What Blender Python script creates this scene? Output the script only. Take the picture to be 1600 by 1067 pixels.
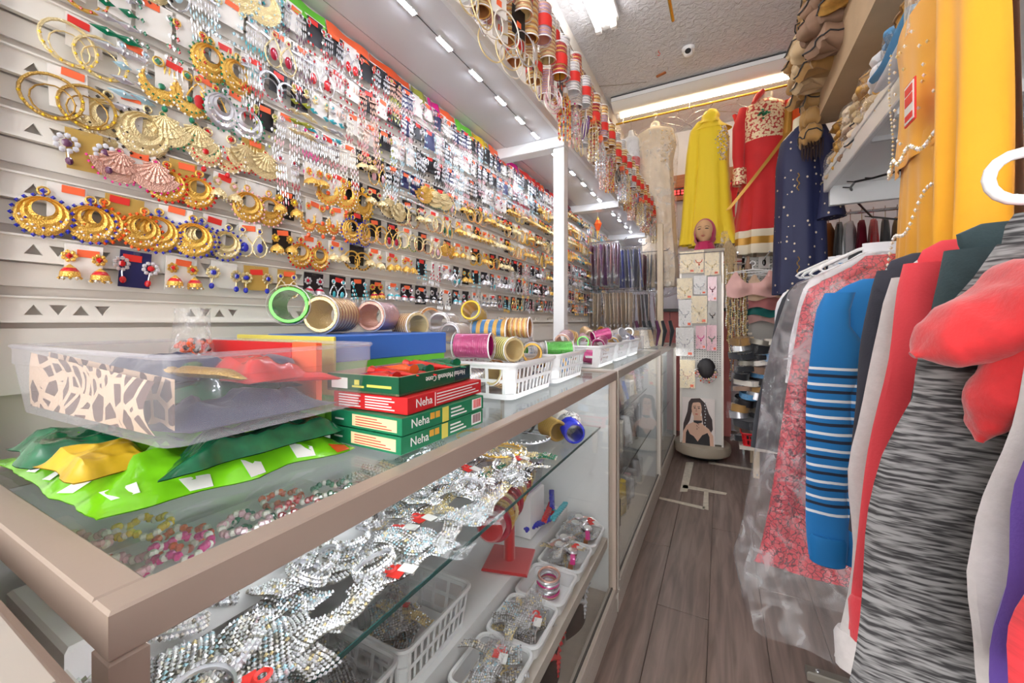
import bpy, math, random
from mathutils import Vector, Matrix, Euler
from mathutils.geometry import tessellate_polygon
R = random.Random(7)
PI = math.pi
COL = bpy.context.scene.collection
for o in list(bpy.data.objects): bpy.data.objects.remove(o)

# ------------------------------------------------------------------ camera, world, exposure
H = 1.16; YAW = math.radians(27.6); F = 622.0; CU, CV = 800.0, 503.0
cs, sn = math.cos(YAW), math.sin(YAW)
cam = bpy.data.cameras.new('camera'); camo = bpy.data.objects.new('camera', cam); COL.objects.link(camo)
camo.location = (0, 0, H); camo.rotation_euler = (PI/2, 0, YAW)
cam.sensor_width = 36; cam.lens = 36*F/1600; cam.shift_y = -(533.5-CV)/1600
cam.clip_start = 0.02; cam.clip_end = 60
bpy.context.scene.camera = camo
w = bpy.data.worlds.new('world'); bpy.context.scene.world = w; w.use_nodes = True
w.node_tree.nodes['Background'].inputs[0].default_value = (1.0, 0.985, 0.97, 1)
w.node_tree.nodes['Background'].inputs[1].default_value = 3.5
vs = bpy.context.scene.view_settings
vs.view_transform = 'Standard'; vs.look = 'None'; vs.gamma = 1; vs.exposure = 0.85
vs.use_curve_mapping = False
TUBE_E = 6.0; LED_E = 130.0; WARM_E = 8.5; CASE_FILL_E = 28.0

# ------------------------------------------------------------------ pixel -> world helpers
def at_y(u, v, Y):
    k = (u-CU)/F; X = Y*(k*cs-sn)/(cs+k*sn); d = -X*sn+Y*cs
    return Vector((X, Y, H-(v-CV)*d/F))
def at_x(u, v, X):
    k = (u-CU)/F; Y = X*(cs+k*sn)/(k*cs-sn); d = -X*sn+Y*cs
    return Vector((X, Y, H-(v-CV)*d/F))
def at_z(u, v, Z):
    d = F*(H-Z)/(v-CV); r = (u-CU)/F*d
    return Vector((r*cs-d*sn, r*sn+d*cs, Z))
def proj(p):
    d = -p[0]*sn+p[1]*cs; r = p[0]*cs+p[1]*sn
    return CU+F*r/d, CV+F*(H-p[2])/d

# ------------------------------------------------------------------ materials
MT = {}
def srgb(c):
    return tuple(((x/12.92) if x <= .04045 else ((x+.055)/1.055)**2.4) for x in c)
def nt(m): return m.node_tree.nodes, m.node_tree.links
def mat(name, rgb=(200, 200, 200), rough=.5, metal=0, bump=0, bscale=200, spec=.5, var=0, vscale=8, sheen=0, stretch=None, coat=0):
    m = bpy.data.materials.new(name); m.use_nodes = True; MT[name] = m
    N, L = nt(m); b = N['Principled BSDF']
    c = srgb([x/255 for x in rgb])
    b.inputs['Base Color'].default_value = (*c, 1); b.inputs['Roughness'].default_value = rough
    b.inputs['Metallic'].default_value = metal; b.inputs['Specular IOR Level'].default_value = spec
    if sheen: b.inputs['Sheen Weight'].default_value = sheen
    if coat: b.inputs['Coat Weight'].default_value = coat
    if bump or var:
        tc = N.new('ShaderNodeTexCoord'); mp = N.new('ShaderNodeMapping'); L.new(tc.outputs['Object'], mp.inputs[0])
        if stretch: mp.inputs['Scale'].default_value = stretch
    if bump:
        n = N.new('ShaderNodeTexNoise'); n.inputs['Scale'].default_value = bscale; n.inputs['Detail'].default_value = 3
        L.new(mp.outputs[0], n.inputs[0]); bp = N.new('ShaderNodeBump'); bp.inputs['Strength'].default_value = bump
        bp.inputs['Distance'].default_value = .01
        L.new(n.outputs[0], bp.inputs['Height']); L.new(bp.outputs[0], b.inputs['Normal'])
    if var:
        n = N.new('ShaderNodeTexNoise'); n.inputs['Scale'].default_value = vscale; n.inputs['Detail'].default_value = 4
        L.new(mp.outputs[0], n.inputs[0]); r = N.new('ShaderNodeValToRGB')
        r.color_ramp.elements[0].position = .3; r.color_ramp.elements[1].position = .7
        r.color_ramp.elements[0].color = (*[max(0, x*(1-var)) for x in c], 1)
        r.color_ramp.elements[1].color = (*[min(1, x*(1+var)) for x in c], 1)
        L.new(n.outputs[0], r.inputs[0]); L.new(r.outputs[0], b.inputs['Base Color'])
    return m
def emis(name, rgb, e):
    m = bpy.data.materials.new(name); m.use_nodes = True; MT[name] = m; N, L = nt(m)
    b = N['Principled BSDF']; b.inputs['Base Color'].default_value = (*srgb([x/255 for x in rgb]), 1)
    b.inputs['Emission Color'].default_value = (*srgb([x/255 for x in rgb]), 1); b.inputs['Emission Strength'].default_value = e
def clear(name, tint=(1, 1, 1), haze=.0, hazec=(.9, .9, .92), rough=.03, ior=1.45, wrinkle=0, wscale=30, streak=0):
    m = bpy.data.materials.new(name); m.use_nodes = True; MT[name] = m; N, L = nt(m)
    N.remove(N['Principled BSDF']); out = N['Material Output']
    tr = N.new('ShaderNodeBsdfTransparent'); tr.inputs[0].default_value = (*tint, 1)
    gl = N.new('ShaderNodeBsdfGlossy'); gl.inputs['Roughness'].default_value = rough
    fr = N.new('ShaderNodeLayerWeight'); fr.inputs[0].default_value = .5; f0 = ((ior-1)/(ior+1))**2
    pw = N.new('ShaderNodeMath'); pw.operation = 'POWER'; L.new(fr.outputs['Facing'], pw.inputs[0]); pw.inputs[1].default_value = 5
    sc_ = N.new('ShaderNodeMath'); sc_.operation = 'MULTIPLY_ADD'; L.new(pw.outputs[0], sc_.inputs[0]); sc_.inputs[1].default_value = (1-f0)*.6; sc_.inputs[2].default_value = f0
    mx = N.new('ShaderNodeMixShader'); L.new(sc_.outputs[0], mx.inputs[0]); L.new(tr.outputs[0], mx.inputs[1]); L.new(gl.outputs[0], mx.inputs[2])
    last = mx
    if wrinkle:
        tc = N.new('ShaderNodeTexCoord'); n = N.new('ShaderNodeTexNoise'); n.inputs['Scale'].default_value = wscale
        n.inputs['Detail'].default_value = 3; n.inputs['Distortion'].default_value = 1.2
        L.new(tc.outputs['Object'], n.inputs[0]); bp = N.new('ShaderNodeBump'); bp.inputs['Strength'].default_value = wrinkle
        bp.inputs['Distance'].default_value = .02
        L.new(n.outputs[0], bp.inputs['Height']); L.new(bp.outputs[0], gl.inputs['Normal']); L.new(bp.outputs[0], fr.inputs['Normal'])
    if haze:
        df = N.new('ShaderNodeBsdfDiffuse'); df.inputs[0].default_value = (*hazec, 1)
        m2 = N.new('ShaderNodeMixShader'); m2.inputs[0].default_value = haze
        L.new(mx.outputs[0], m2.inputs[1]); L.new(df.outputs[0], m2.inputs[2]); last = m2
        if streak:
            r = N.new('ShaderNodeValToRGB'); r.color_ramp.elements[0].position = .5; r.color_ramp.elements[0].color = (haze*.6,)*3+(1,)
            r.color_ramp.elements[1].position = .68; r.color_ramp.elements[1].color = (min(1, haze+streak),)*3+(1,)
            L.new(n.outputs[0], r.inputs[0]); L.new(r.outputs[0], m2.inputs[0])
    L.new(last.outputs[0], out.inputs[0])

mat('wall_paint', (236, 232, 226), .6, bump=.05, bscale=60)
mat('wall_lilac', (226, 226, 236), .6, var=.04, vscale=2)
mat('wall_grey', (196, 196, 198), .6, bump=.05, bscale=40)
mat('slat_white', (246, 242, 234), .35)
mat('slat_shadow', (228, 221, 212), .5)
mat('white_gloss', (240, 240, 240), .22, var=.02, vscale=3)
mat('canopy_white', (214, 214, 217), .3, bump=.01, bscale=8)
mat('white_paint', (238, 240, 242), .35, bump=.05, bscale=60)
mat('white_plastic', (245, 245, 246), .3, spec=.5)
mat('black_plastic', (24, 24, 26), .35)
mat('black_line', (30, 30, 32), .5)
mat('alu_beige', (182, 164, 150), .38, metal=.15, bump=.02, bscale=100)
mat('alu_light', (206, 198, 188), .33, metal=.3)
mat('wood_pale', (216, 196, 166), .5, var=.1, vscale=6, stretch=(8, 8, 1))
mat('deck_wood', (222, 212, 200), .45, var=.05, vscale=8, stretch=(1, 6, 1))
mat('wood_beam', (176, 112, 74), .5, var=.18, vscale=8, stretch=(1, 8, 8))
mat('chrome', (205, 207, 212), .18, metal=.95)
mat('brass', (205, 160, 60), .25, metal=.9)
mat('steel_dull', (150, 145, 135), .4, metal=.7)
mat('tape', (205, 196, 180), .6, var=.15, vscale=40)
mat('cardboard', (196, 170, 138), .7, var=.05, vscale=10)
mat('paper_white', (240, 238, 234), .55)
mat('card_white', (242, 238, 232), .5); mat('card_black', (22, 20, 26), .45); mat('card_gold', (214, 178, 96), .4, metal=.4); mat('card_navy', (34, 38, 92), .45)
mat('card_cream', (250, 234, 200), .5); mat('orange_tag', (255, 112, 66), .5); mat('red_tag', (232, 52, 44), .5)
mat('gold', (240, 192, 92), .3, metal=.55); mat('pale_gold', (242, 222, 168), .32, metal=.5); mat('antique_gold', (196, 158, 84), .35, metal=.6)
mat('silver', (234, 234, 240), .22, metal=.6); mat('rose_gold', (240, 190, 172), .27, metal=.5); mat('pearl', (248, 240, 228), .25, coat=.5)
mat('crystal', (250, 251, 253), .08, metal=.35)
for k, c in dict(red=(206, 26, 34), blue=(38, 48, 180), green=(16, 120, 84), orange=(238, 92, 40), pink=(224, 36, 140), black=(26, 24, 28),
                 yellow=(246, 206, 42), crimson=(170, 22, 54), purple=(112, 62, 150), turquoise=(70, 184, 200), iceblue=(178, 216, 230), olive=(160, 164, 60),
                 blush=(232, 180, 190), plum=(96, 50, 84)).items():
    mat('gem_'+k, c, .15, coat=.6)
mat('green_bag', (128, 214, 30), .18, coat=.6, var=.1, vscale=14, bump=.2, bscale=20)
mat('green_dark', (22, 104, 66), .25, coat=.5, var=.4, vscale=30)
mat('yellow_pack', (216, 178, 40), .3, var=.3, vscale=18)
mat('red_pack', (208, 36, 30), .22, coat=.5, var=.25, vscale=40)
mat('box_green', (30, 128, 88), .4, var=.08, vscale=12); mat('box_dkgreen', (18, 92, 60), .4); mat('box_red', (214, 38, 42), .4)
mat('box_cream', (240, 222, 172), .5); mat('box_blue', (62, 116, 206), .45, bump=.1, bscale=12); mat('box_lime', (112, 206, 62), .45); mat('box_teal', (24, 60, 70), .3, coat=.5, var=.5, vscale=30)
mat('print_white', (248, 248, 244), .5); mat('print_yellow', (226, 214, 96), .5); mat('print_orange', (232, 170, 60), .5); mat('print_black', (20, 20, 22), .5)
mat('giraffe', (90, 60, 52), .5); mat('giraffe_ground', (222, 190, 160), .5)
mat('velvet_red', (196, 12, 24), .8, sheen=.8, bump=.05)
mat('skin', (226, 182, 140), .45, spec=.4); mat('lip', (196, 92, 84), .4); mat('eye_dark', (60, 44, 40), .4); mat('hijab', (196, 32, 92), .7, sheen=.4)
mat('poster_skin', (214, 172, 148), .5); mat('poster_hair', (52, 34, 34), .5); mat('poster_black', (26, 20, 24), .5); mat('poster_bg', (226, 214, 208), .5); mat('poster_shade', (182, 136, 116), .5)
mat('fabric_yellow', (250, 218, 40), .65, sheen=.3, bump=.04, bscale=300); mat('fabric_marigold', (248, 176, 22), .65, sheen=.3, bump=.04, bscale=300, var=.05, vscale=5)
mat('fabric_red', (214, 30, 34), .65, sheen=.3, bump=.04, bscale=300, var=.06); mat('fabric_navy', (36, 42, 78), .6, sheen=.3)
mat('fabric_cream', (232, 212, 184), .6, var=.08, vscale=12, bump=.1, bscale=50); mat('fabric_gold', (206, 160, 82), .5, metal=.2, var=.15, vscale=40)
mat('fabric_goldband', (196, 146, 62), .4, metal=.4); mat('fabric_creamband', (238, 226, 200), .5)
mat('fabric_brown', (168, 128, 72), .6, var=.2, vscale=6, sheen=.2); mat('fabric_beige', (206, 180, 140), .55, var=.15, vscale=10, sheen=.2)
mat('fabric_taupe', (150, 120, 100), .6, var=.2, vscale=8); mat('fabric_ltblue', (96, 160, 210), .6); mat('fabric_white', (234, 234, 238), .7, sheen=.2, bump=.05, bscale=60)
mat('fabric_charcoal', (52, 54, 60), .8, sheen=.3, bump=.08, bscale=250); mat('fabric_black', (30, 31, 36), .75, sheen=.3)
mat('knit_blue', (16, 112, 176), .75); mat('knit_navyblack', (50, 50, 62), .8, sheen=.3, bump=.1, bscale=300); mat('sweat_grey', (204, 198, 196), .85, sheen=.3, var=.05, vscale=80, bump=.08, bscale=200)
mat('sweat_coral', (220, 60, 70), .8, sheen=.35, bump=.08, bscale=250); mat('sweat_green', (42, 62, 66), .8, sheen=.3, bump=.1, bscale=250, var=.1, vscale=60)
mat('sweat_purple', (92, 62, 150), .8, sheen=.3, bump=.08, bscale=250); mat('knit_red', (206, 44, 52), .8, sheen=.3, var=.22, vscale=14, stretch=(1, 1, 14), bump=.1, bscale=60)
mat('raglan_red', (206, 40, 44), .85, sheen=.4, bump=.1, bscale=220, var=.1, vscale=60)
mat('bra_pink', (236, 186, 178), .6, sheen=.3); mat('bra_teal', (40, 120, 116), .6); mat('bra_beige', (222, 190, 160), .6); mat('bra_rose', (206, 130, 130), .6)
mat('maroon', (120, 20, 50), .6, var=.2); mat('pink_panel', (232, 138, 132), .5); mat('royal', (30, 60, 190), .5); mat('violet_cloth', (140, 66, 132), .6, var=.2)
mat('red_plastic', (214, 26, 36), .3); mat('lavender_plastic', (196, 180, 222), .3)
mat('strap_brown', (170, 100, 50), .5); mat('hair_straw', (214, 190, 150), .5, var=.2, vscale=60)
mat('perf_metal', (176, 172, 166), .45, metal=.3)
mat('rack_taupe', (172, 160, 142), .4); mat('pegboard', (206, 202, 196), .5)
emis('tube_glow', (255, 250, 246), TUBE_E); emis('tube_warm', (255, 236, 196), WARM_E); emis('led_glow', (236, 242, 255), LED_E); emis('case_fill', (250, 250, 255), CASE_FILL_E); emis('led_red', (255, 40, 40), 5)
clear('glass', (.97, .985, .98), ior=1.5); clear('glass_top', (.95, .985, .98), haze=.035, hazec=(.85, .9, .92), ior=1.55, rough=.02)
mat('glass_edge', (38, 78, 76), .15)
clear('plastic_box', (.98, .98, .99), haze=.16, hazec=(.86, .84, .9), rough=.12)
clear('plastic_bag', (.99, .99, .99), haze=.10, hazec=(.97, .97, 1.0), rough=.1, wrinkle=.6, wscale=11, streak=.2)
clear('plastic_wrap', (1, 1, 1), haze=.05, hazec=(.92, .92, .95), rough=.07, wrinkle=.8, wscale=40, streak=.25)
clear('plastic_tube', (1, 1, 1), haze=.04, rough=.05, wrinkle=.3, wscale=60)
clear('sheer_white', (1, .98, .92), haze=.35, hazec=(.93, .86, .76), rough=.3, wrinkle=.5, wscale=25, streak=.25)
for k_ in ('gold', 'pale_gold', 'antique_gold', 'rose_gold'):
    N, L = nt(MT[k_]); tc = N.new('ShaderNodeTexCoord'); v = N.new('ShaderNodeTexVoronoi'); v.inputs['Scale'].default_value = 420; L.new(tc.outputs['Object'], v.inputs['Vector'])
    bp = N.new('ShaderNodeBump'); bp.inputs['Strength'].default_value = .8; bp.inputs['Distance'].default_value = .0012; L.new(v.outputs['Distance'], bp.inputs['Height']); L.new(bp.outputs[0], N['Principled BSDF'].inputs['Normal'])
# special node materials
def node_mat(name, fn):
    m = bpy.data.materials.new(name); m.use_nodes = True; MT[name] = m; N, L = nt(m); fn(N, L, N['Principled BSDF'])
def mth(N, L, op, a, b=None):
    n = N.new('ShaderNodeMath'); n.operation = op
    for i, x in enumerate((a, b)):
        if x is None: continue
        if isinstance(x, (int, float)): n.inputs[i].default_value = x
        else: L.new(x, n.inputs[i])
    return n.outputs[0]
def mixc(N, L, f, a, b):
    n = N.new('ShaderNodeMix'); n.data_type = 'RGBA'; L.new(f, n.inputs[0])
    for i, x in ((6, a), (7, b)):
        if isinstance(x, tuple): n.inputs[i].default_value = (*srgb([q/255 for q in x]), 1)
        else: L.new(x, n.inputs[i])
    return n.outputs[2]
def f_stripe(N, L, b):
    g = N.new('ShaderNodeNewGeometry'); sp = N.new('ShaderNodeSeparateXYZ'); L.new(g.outputs['Position'], sp.inputs[0]); z = sp.outputs[2]
    fz = mth(N, L, 'FRACT', mth(N, L, 'DIVIDE', z, .043))
    wh = mth(N, L, 'LESS_THAN', fz, .17)
    bk = mth(N, L, 'MULTIPLY', mth(N, L, 'GREATER_THAN', fz, .55), mth(N, L, 'LESS_THAN', fz, .74))
    rng = mth(N, L, 'MULTIPLY', mth(N, L, 'LESS_THAN', z, 1.05), mth(N, L, 'GREATER_THAN', z, .64))
    c = mixc(N, L, mth(N, L, 'MULTIPLY', wh, rng), (18, 116, 184), (232, 234, 238)); c = mixc(N, L, mth(N, L, 'MULTIPLY', bk, rng), c, (22, 34, 58))
    L.new(c, b.inputs['Base Color']); b.inputs['Roughness'].default_value = .8; b.inputs['Sheen Weight'].default_value = .3
node_mat('knit_stripe', f_stripe)
def f_heather(N, L, b):
    tc = N.new('ShaderNodeTexCoord'); mp = N.new('ShaderNodeMapping'); mp.inputs['Scale'].default_value = (34, 34, 320); mp.inputs['Rotation'].default_value = (0, .25, 0)
    L.new(tc.outputs['Object'], mp.inputs[0]); n = N.new('ShaderNodeTexNoise'); n.inputs['Scale'].default_value = 1; n.inputs['Detail'].default_value = 2
    L.new(mp.outputs[0], n.inputs[0]); r = N.new('ShaderNodeValToRGB'); r.color_ramp.elements[0].position = .4; r.color_ramp.elements[1].position = .62
    r.color_ramp.elements[0].color = (.035, .033, .035, 1); r.color_ramp.elements[1].color = (.27, .265, .265, 1)
    L.new(n.outputs[0], r.inputs[0]); L.new(r.outputs[0], b.inputs['Base Color']); b.inputs['Roughness'].default_value = .9
node_mat('heather', f_heather)
def f_brocade(N, L, b):
    tc = N.new('ShaderNodeTexCoord'); v = N.new('ShaderNodeTexVoronoi'); v.feature = 'DISTANCE_TO_EDGE'; v.inputs['Scale'].default_value = 62
    n = N.new('ShaderNodeTexNoise'); n.inputs['Scale'].default_value = 40; mx = N.new('ShaderNodeVectorMath'); mx.operation = 'ADD'
    sc = N.new('ShaderNodeVectorMath'); sc.operation = 'SCALE'; sc.inputs['Scale'].default_value = .03
    L.new(tc.outputs['Object'], n.inputs[0]); L.new(n.outputs[1], sc.inputs[0]); L.new(sc.outputs[0], mx.inputs[0]); L.new(tc.outputs['Object'], mx.inputs[1]); L.new(mx.outputs[0], v.inputs['Vector'])
    f = mth(N, L, 'LESS_THAN', v.outputs['Distance'], .06); L.new(mixc(N, L, f, (214, 60, 76), (110, 40, 52)), b.inputs['Base Color']); b.inputs['Roughness'].default_value = .55
node_mat('brocade_red', f_brocade)
def f_embro(N, L, b):
    tc = N.new('ShaderNodeTexCoord'); v = N.new('ShaderNodeTexVoronoi'); v.inputs['Scale'].default_value = 55; L.new(tc.outputs['Object'], v.inputs['Vector'])
    f = mth(N, L, 'GREATER_THAN', v.outputs['Distance'], .60); L.new(mixc(N, L, f, (240, 216, 176), (196, 70, 60)), b.inputs['Base Color']); b.inputs['Roughness'].default_value = .4; b.inputs['Metallic'].default_value = .2
node_mat('embroidery', f_embro)
def f_dots(N, L, b):
    tc = N.new('ShaderNodeTexCoord'); v = N.new('ShaderNodeTexVoronoi'); v.inputs['Scale'].default_value = 22; v.inputs['Randomness'].default_value = .7; L.new(tc.outputs['Object'], v.inputs['Vector'])
    f = mth(N, L, 'LESS_THAN', v.outputs['Distance'], .16); L.new(mixc(N, L, f, (38, 44, 82), (222, 206, 180)), b.inputs['Base Color']); b.inputs['Roughness'].default_value = .6
node_mat('navy_dots', f_dots)
def f_giraffe(N, L, b):
    tc = N.new('ShaderNodeTexCoord'); v = N.new('ShaderNodeTexVoronoi'); v.feature = 'DISTANCE_TO_EDGE'; v.inputs['Scale'].default_value = 34; L.new(tc.outputs['Object'], v.inputs['Vector'])
    f = mth(N, L, 'LESS_THAN', v.outputs['Distance'], .12); L.new(mixc(N, L, f, (96, 62, 56), (226, 196, 168)), b.inputs['Base Color'])
node_mat('giraffe_print', f_giraffe)
def f_leopard(N, L, b):
    tc = N.new('ShaderNodeTexCoord'); v = N.new('ShaderNodeTexVoronoi'); v.inputs['Scale'].default_value = 150; L.new(tc.outputs['Object'], v.inputs['Vector'])
    f = mth(N, L, 'LESS_THAN', v.outputs['Distance'], .4); L.new(mixc(N, L, f, (232, 228, 222), (24, 22, 24)), b.inputs['Base Color'])
node_mat('leopard', f_leopard)
def f_floor(N, L, b):
    tc = N.new('ShaderNodeTexCoord'); oi = N.new('ShaderNodeObjectInfo'); mp = N.new('ShaderNodeMapping'); mp.inputs['Scale'].default_value = (14, 1.2, 1)
    ad = N.new('ShaderNodeVectorMath'); ad.operation = 'ADD'; L.new(tc.outputs['Object'], ad.inputs[0]); L.new(oi.outputs['Location'], ad.inputs[1]); L.new(ad.outputs[0], mp.inputs[0])
    n = N.new('ShaderNodeTexNoise'); n.inputs['Scale'].default_value = 2.4; n.inputs['Detail'].default_value = 6; n.inputs['Distortion'].default_value = .6; L.new(mp.outputs[0], n.inputs[0])
    r = N.new('ShaderNodeValToRGB'); r.color_ramp.elements[0].position = .3; r.color_ramp.elements[1].position = .75
    r.color_ramp.elements[0].color = (*srgb((.38, .32, .295)), 1); r.color_ramp.elements[1].color = (*srgb((.56, .485, .45)), 1)
    L.new(n.outputs[0], r.inputs[0]); L.new(r.outputs[0], b.inputs['Base Color']); b.inputs['Roughness'].default_value = .36
    bp = N.new('ShaderNodeBump'); bp.inputs['Strength'].default_value = .15; bp.inputs['Distance'].default_value = .003; L.new(n.outputs[0], bp.inputs['Height']); L.new(bp.outputs[0], b.inputs['Normal'])
node_mat('plank_wood', f_floor)
def f_stucco(N, L, b):
    tc = N.new('ShaderNodeTexCoord'); n = N.new('ShaderNodeTexNoise'); n.inputs['Scale'].default_value = 28; n.inputs['Detail'].default_value = 4; n.inputs['Distortion'].default_value = .8
    L.new(tc.outputs['Object'], n.inputs[0]); bp = N.new('ShaderNodeBump'); bp.inputs['Strength'].default_value = .9; bp.inputs['Distance'].default_value = .02
    L.new(n.outputs[0], bp.inputs['Height']); L.new(bp.outputs[0], b.inputs['Normal']); b.inputs['Base Color'].default_value = (*srgb((.87, .88, .91)), 1); b.inputs['Roughness'].default_value = .6
node_mat('stucco', f_stucco)

# ------------------------------------------------------------------ mesh builder
class G:
    def __init__(s): s.v = []; s.f = []; s.m = []; s.keys = []; s.M = None
    def k(s, m):
        if m not in s.keys: s.keys.append(m)
        return s.keys.index(m)
    def add(s, vs, fs, m):
        b = len(s.v); k = s.k(m)
        if s.M is not None: vs = [s.M @ Vector(p) for p in vs]
        s.v += [tuple(p) for p in vs]; s.f += [tuple(b+i for i in f) for f in fs]; s.m += [k]*len(fs)
    def box(s, x0, x1, y0, y1, z0, z1, m, bev=0):
        if bev:
            pts = []
            a = bev
            for z, e in ((z0, a), (z0+a, 0), (z1-a, 0), (z1, a)):
                pts += [(x0+e+(a if e == 0 else 0)*0, y0+e, z), (x1-e, y0+e, z), (x1-e, y1-e, z), (x0+e, y1-e, z)]
            fs = [(3, 2, 1, 0), (12, 13, 14, 15)]
            for r in range(3):
                for i in range(4): j = (i+1) % 4; fs.append((r*4+i, r*4+j, r*4+4+j, r*4+4+i))
            s.add(pts, fs, m); return
        s.add([(x0, y0, z0), (x1, y0, z0), (x1, y1, z0), (x0, y1, z0), (x0, y0, z1), (x1, y0, z1), (x1, y1, z1), (x0, y1, z1)],
              [(3, 2, 1, 0), (4, 5, 6, 7), (0, 1, 5, 4), (1, 2, 6, 5), (2, 3, 7, 6), (3, 0, 4, 7)], m)
    def bar(s, a, b, wd, h, m):  # rectangular bar between two points
        a = Vector(a); b = Vector(b); d = (b-a).normalized(); up = Vector((0, 0, 1)) if abs(d.z) < .9 else Vector((0, 1, 0))
        x = d.cross(up).normalized()*wd/2; y = x.cross(d).normalized()*h/2
        s.add([a-x-y, a+x-y, a+x+y, a-x+y, b-x-y, b+x-y, b+x+y, b-x+y], [(3, 2, 1, 0), (4, 5, 6, 7), (0, 1, 5, 4), (1, 2, 6, 5), (2, 3, 7, 6), (3, 0, 4, 7)], m)
    def tube(s, pts, r, m, n=6, closed=False, flat=1.0):
        pts = [Vector(p) for p in pts]; L_ = len(pts); vs = []; fs = []; prev = None
        for i, p in enumerate(pts):
            if closed: d = pts[(i+1) % L_]-pts[i-1]
            else: d = pts[min(i+1, L_-1)]-pts[max(i-1, 0)]
            d.normalize()
            if prev is None:
                up = Vector((0, 0, 1)) if abs(d.z) < .9 else Vector((0, 1, 0)); x = d.cross(up).normalized()
            else: x = (prev-d*prev.dot(d)).normalized()
            prev = x; y = d.cross(x); rr = r[i] if isinstance(r, (list, tuple)) else r
            for j in range(n):
                a = 2*PI*j/n; vs.append(p+x*math.cos(a)*rr+y*math.sin(a)*rr*flat)
        for i in range(L_ if closed else L_-1):
            for j in range(n):
                a = i*n+j; b = i*n+(j+1) % n; c2 = ((i+1) % L_)*n+(j+1) % n; d2 = ((i+1) % L_)*n+j; fs.append((a, b, c2, d2))
        if not closed: fs += [tuple(range(n))[::-1], tuple((L_-1)*n+j for j in range(n))]
        s.add(vs, fs, m)
    def lathe(s, prof, m, n=16, c=(0, 0, 0), axis='z', ms=None, close=False):
        vs = []
        for r, h in prof:
            for j in range(n):
                a = 2*PI*j/n; x, y, z = r*math.cos(a), r*math.sin(a), h
                p = (x, y, z) if axis == 'z' else ((z, x, y) if axis == 'x' else (x, z, y))
                vs.append((p[0]+c[0], p[1]+c[1], p[2]+c[2]))
        groups = {}
        P = len(prof)
        for i in range(P if close else P-1):
            mm = ms[i] if ms else m
            for j in range(n):
                i2 = (i+1) % P
                groups.setdefault(mm, []).append((i*n+j, i*n+(j+1) % n, i2*n+(j+1) % n, i2*n+j))
        b = len(s.v)
        if s.M is not None: vs = [tuple(s.M @ Vector(p)) for p in vs]
        s.v += vs
        for mm, fs in groups.items():
            k = s.k(mm); s.f += [tuple(b+i for i in f) for f in fs]; s.m += [k]*len(fs)
    def gem(s, c, r, m, el=1.0):
        x, y, z = c
        s.add([(x+r, y, z), (x, y+r, z), (x, y-r, z), (x, y, z+r*el), (x, y, z-r*el), (x-r*.6, y, z)], [(0, 1, 3), (0, 3, 2), (0, 4, 1), (0, 2, 4), (5, 3, 1), (5, 2, 3), (5, 1, 4), (5, 4, 2)], m)
    def ell(s, c, r, m, n=8, h=5):
        prof = []; rx, ry, rz = r; vs = []; fs = []
        for i in range(h+1):
            t = PI*i/h
            for j in range(n):
                a = 2*PI*j/n; vs.append((c[0]+rx*math.sin(t)*math.cos(a), c[1]+ry*math.sin(t)*math.sin(a), c[2]+rz*math.cos(t)))
        for i in range(h):
            for j in range(n): fs.append((i*n+j, (i+1)*n+j, (i+1)*n+(j+1) % n, i*n+(j+1) % n))
        s.add(vs, fs, m)
    def torus(s, c, R_, r, m, n=20, k=5, axis='x', a0=0, a1=2*PI, sy=1.0):
        pts = []; full = abs(a1-a0-2*PI) < 1e-4; q = n if full else n+1
        for i in range(q):
            a = a0+(a1-a0)*i/n; p, t = R_*math.cos(a), R_*math.sin(a)*sy
            pts.append({'x': (c[0], c[1]+p, c[2]+t), 'y': (c[0]+p, c[1], c[2]+t), 'z': (c[0]+p, c[1]+t, c[2])}[axis])
        s.tube(pts, r, m, k, full)
    def prism(s, pts, t, m, plane='x', off=0):  # flat polygon extruded; plane x: pts are (y,z)
        def P(p, o):
            return {'x': (o, p[0], p[1]), 'y': (p[0], o, p[1]), 'z': (p[0], p[1], o)}[plane]
        n = len(pts); tri = tessellate_polygon([[Vector((p[0], p[1], 0)) for p in pts]])
        fs = [tuple(a) for a in tri]+[tuple(n+i for i in reversed(a)) for a in tri]+[(i, (i+1) % n, n+(i+1) % n, n+i) for i in range(n)]
        s.add([P(p, off) for p in pts]+[P(p, off+t) for p in pts], fs, m)
    def grid(s, fn, nu, nv, m, closed=False):
        vs = [fn(i/nu, j/nv) for j in range(nv+1) for i in range(nu+(0 if closed else 1))]; q = nu if closed else nu+1
        s.add(vs, [(j*q+i, j*q+(i+1) % q, (j+1)*q+(i+1) % q, (j+1)*q+i) for j in range(nv) for i in range(nu)], m)
    def mesh(s, name, smooth=True):
        me = bpy.data.meshes.new(name); me.from_pydata(s.v, [], s.f)
        for k in s.keys: me.materials.append(MT[k])
        me.polygons.foreach_set('material_index', s.m)
        if smooth:
            me.polygons.foreach_set('use_smooth', [True]*len(me.polygons))
            me.set_sharp_from_angle(angle=math.radians(38))
        me.update(); return me
    def build(s, name, parent=None, smooth=True, kind=None):
        return place(name, s.mesh(name, smooth), parent, kind)
def build_boxes(g, name, parent):
    for i in range(len(g.v)//8):
        h = G(); h.keys = [g.keys[g.m[i*6]]]; h.v = g.v[i*8:i*8+8]; h.f = [tuple(q-i*8 for q in f) for f in g.f[i*6:i*6+6]]; h.m = [0]*6; h.build(name, parent, False)
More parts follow.
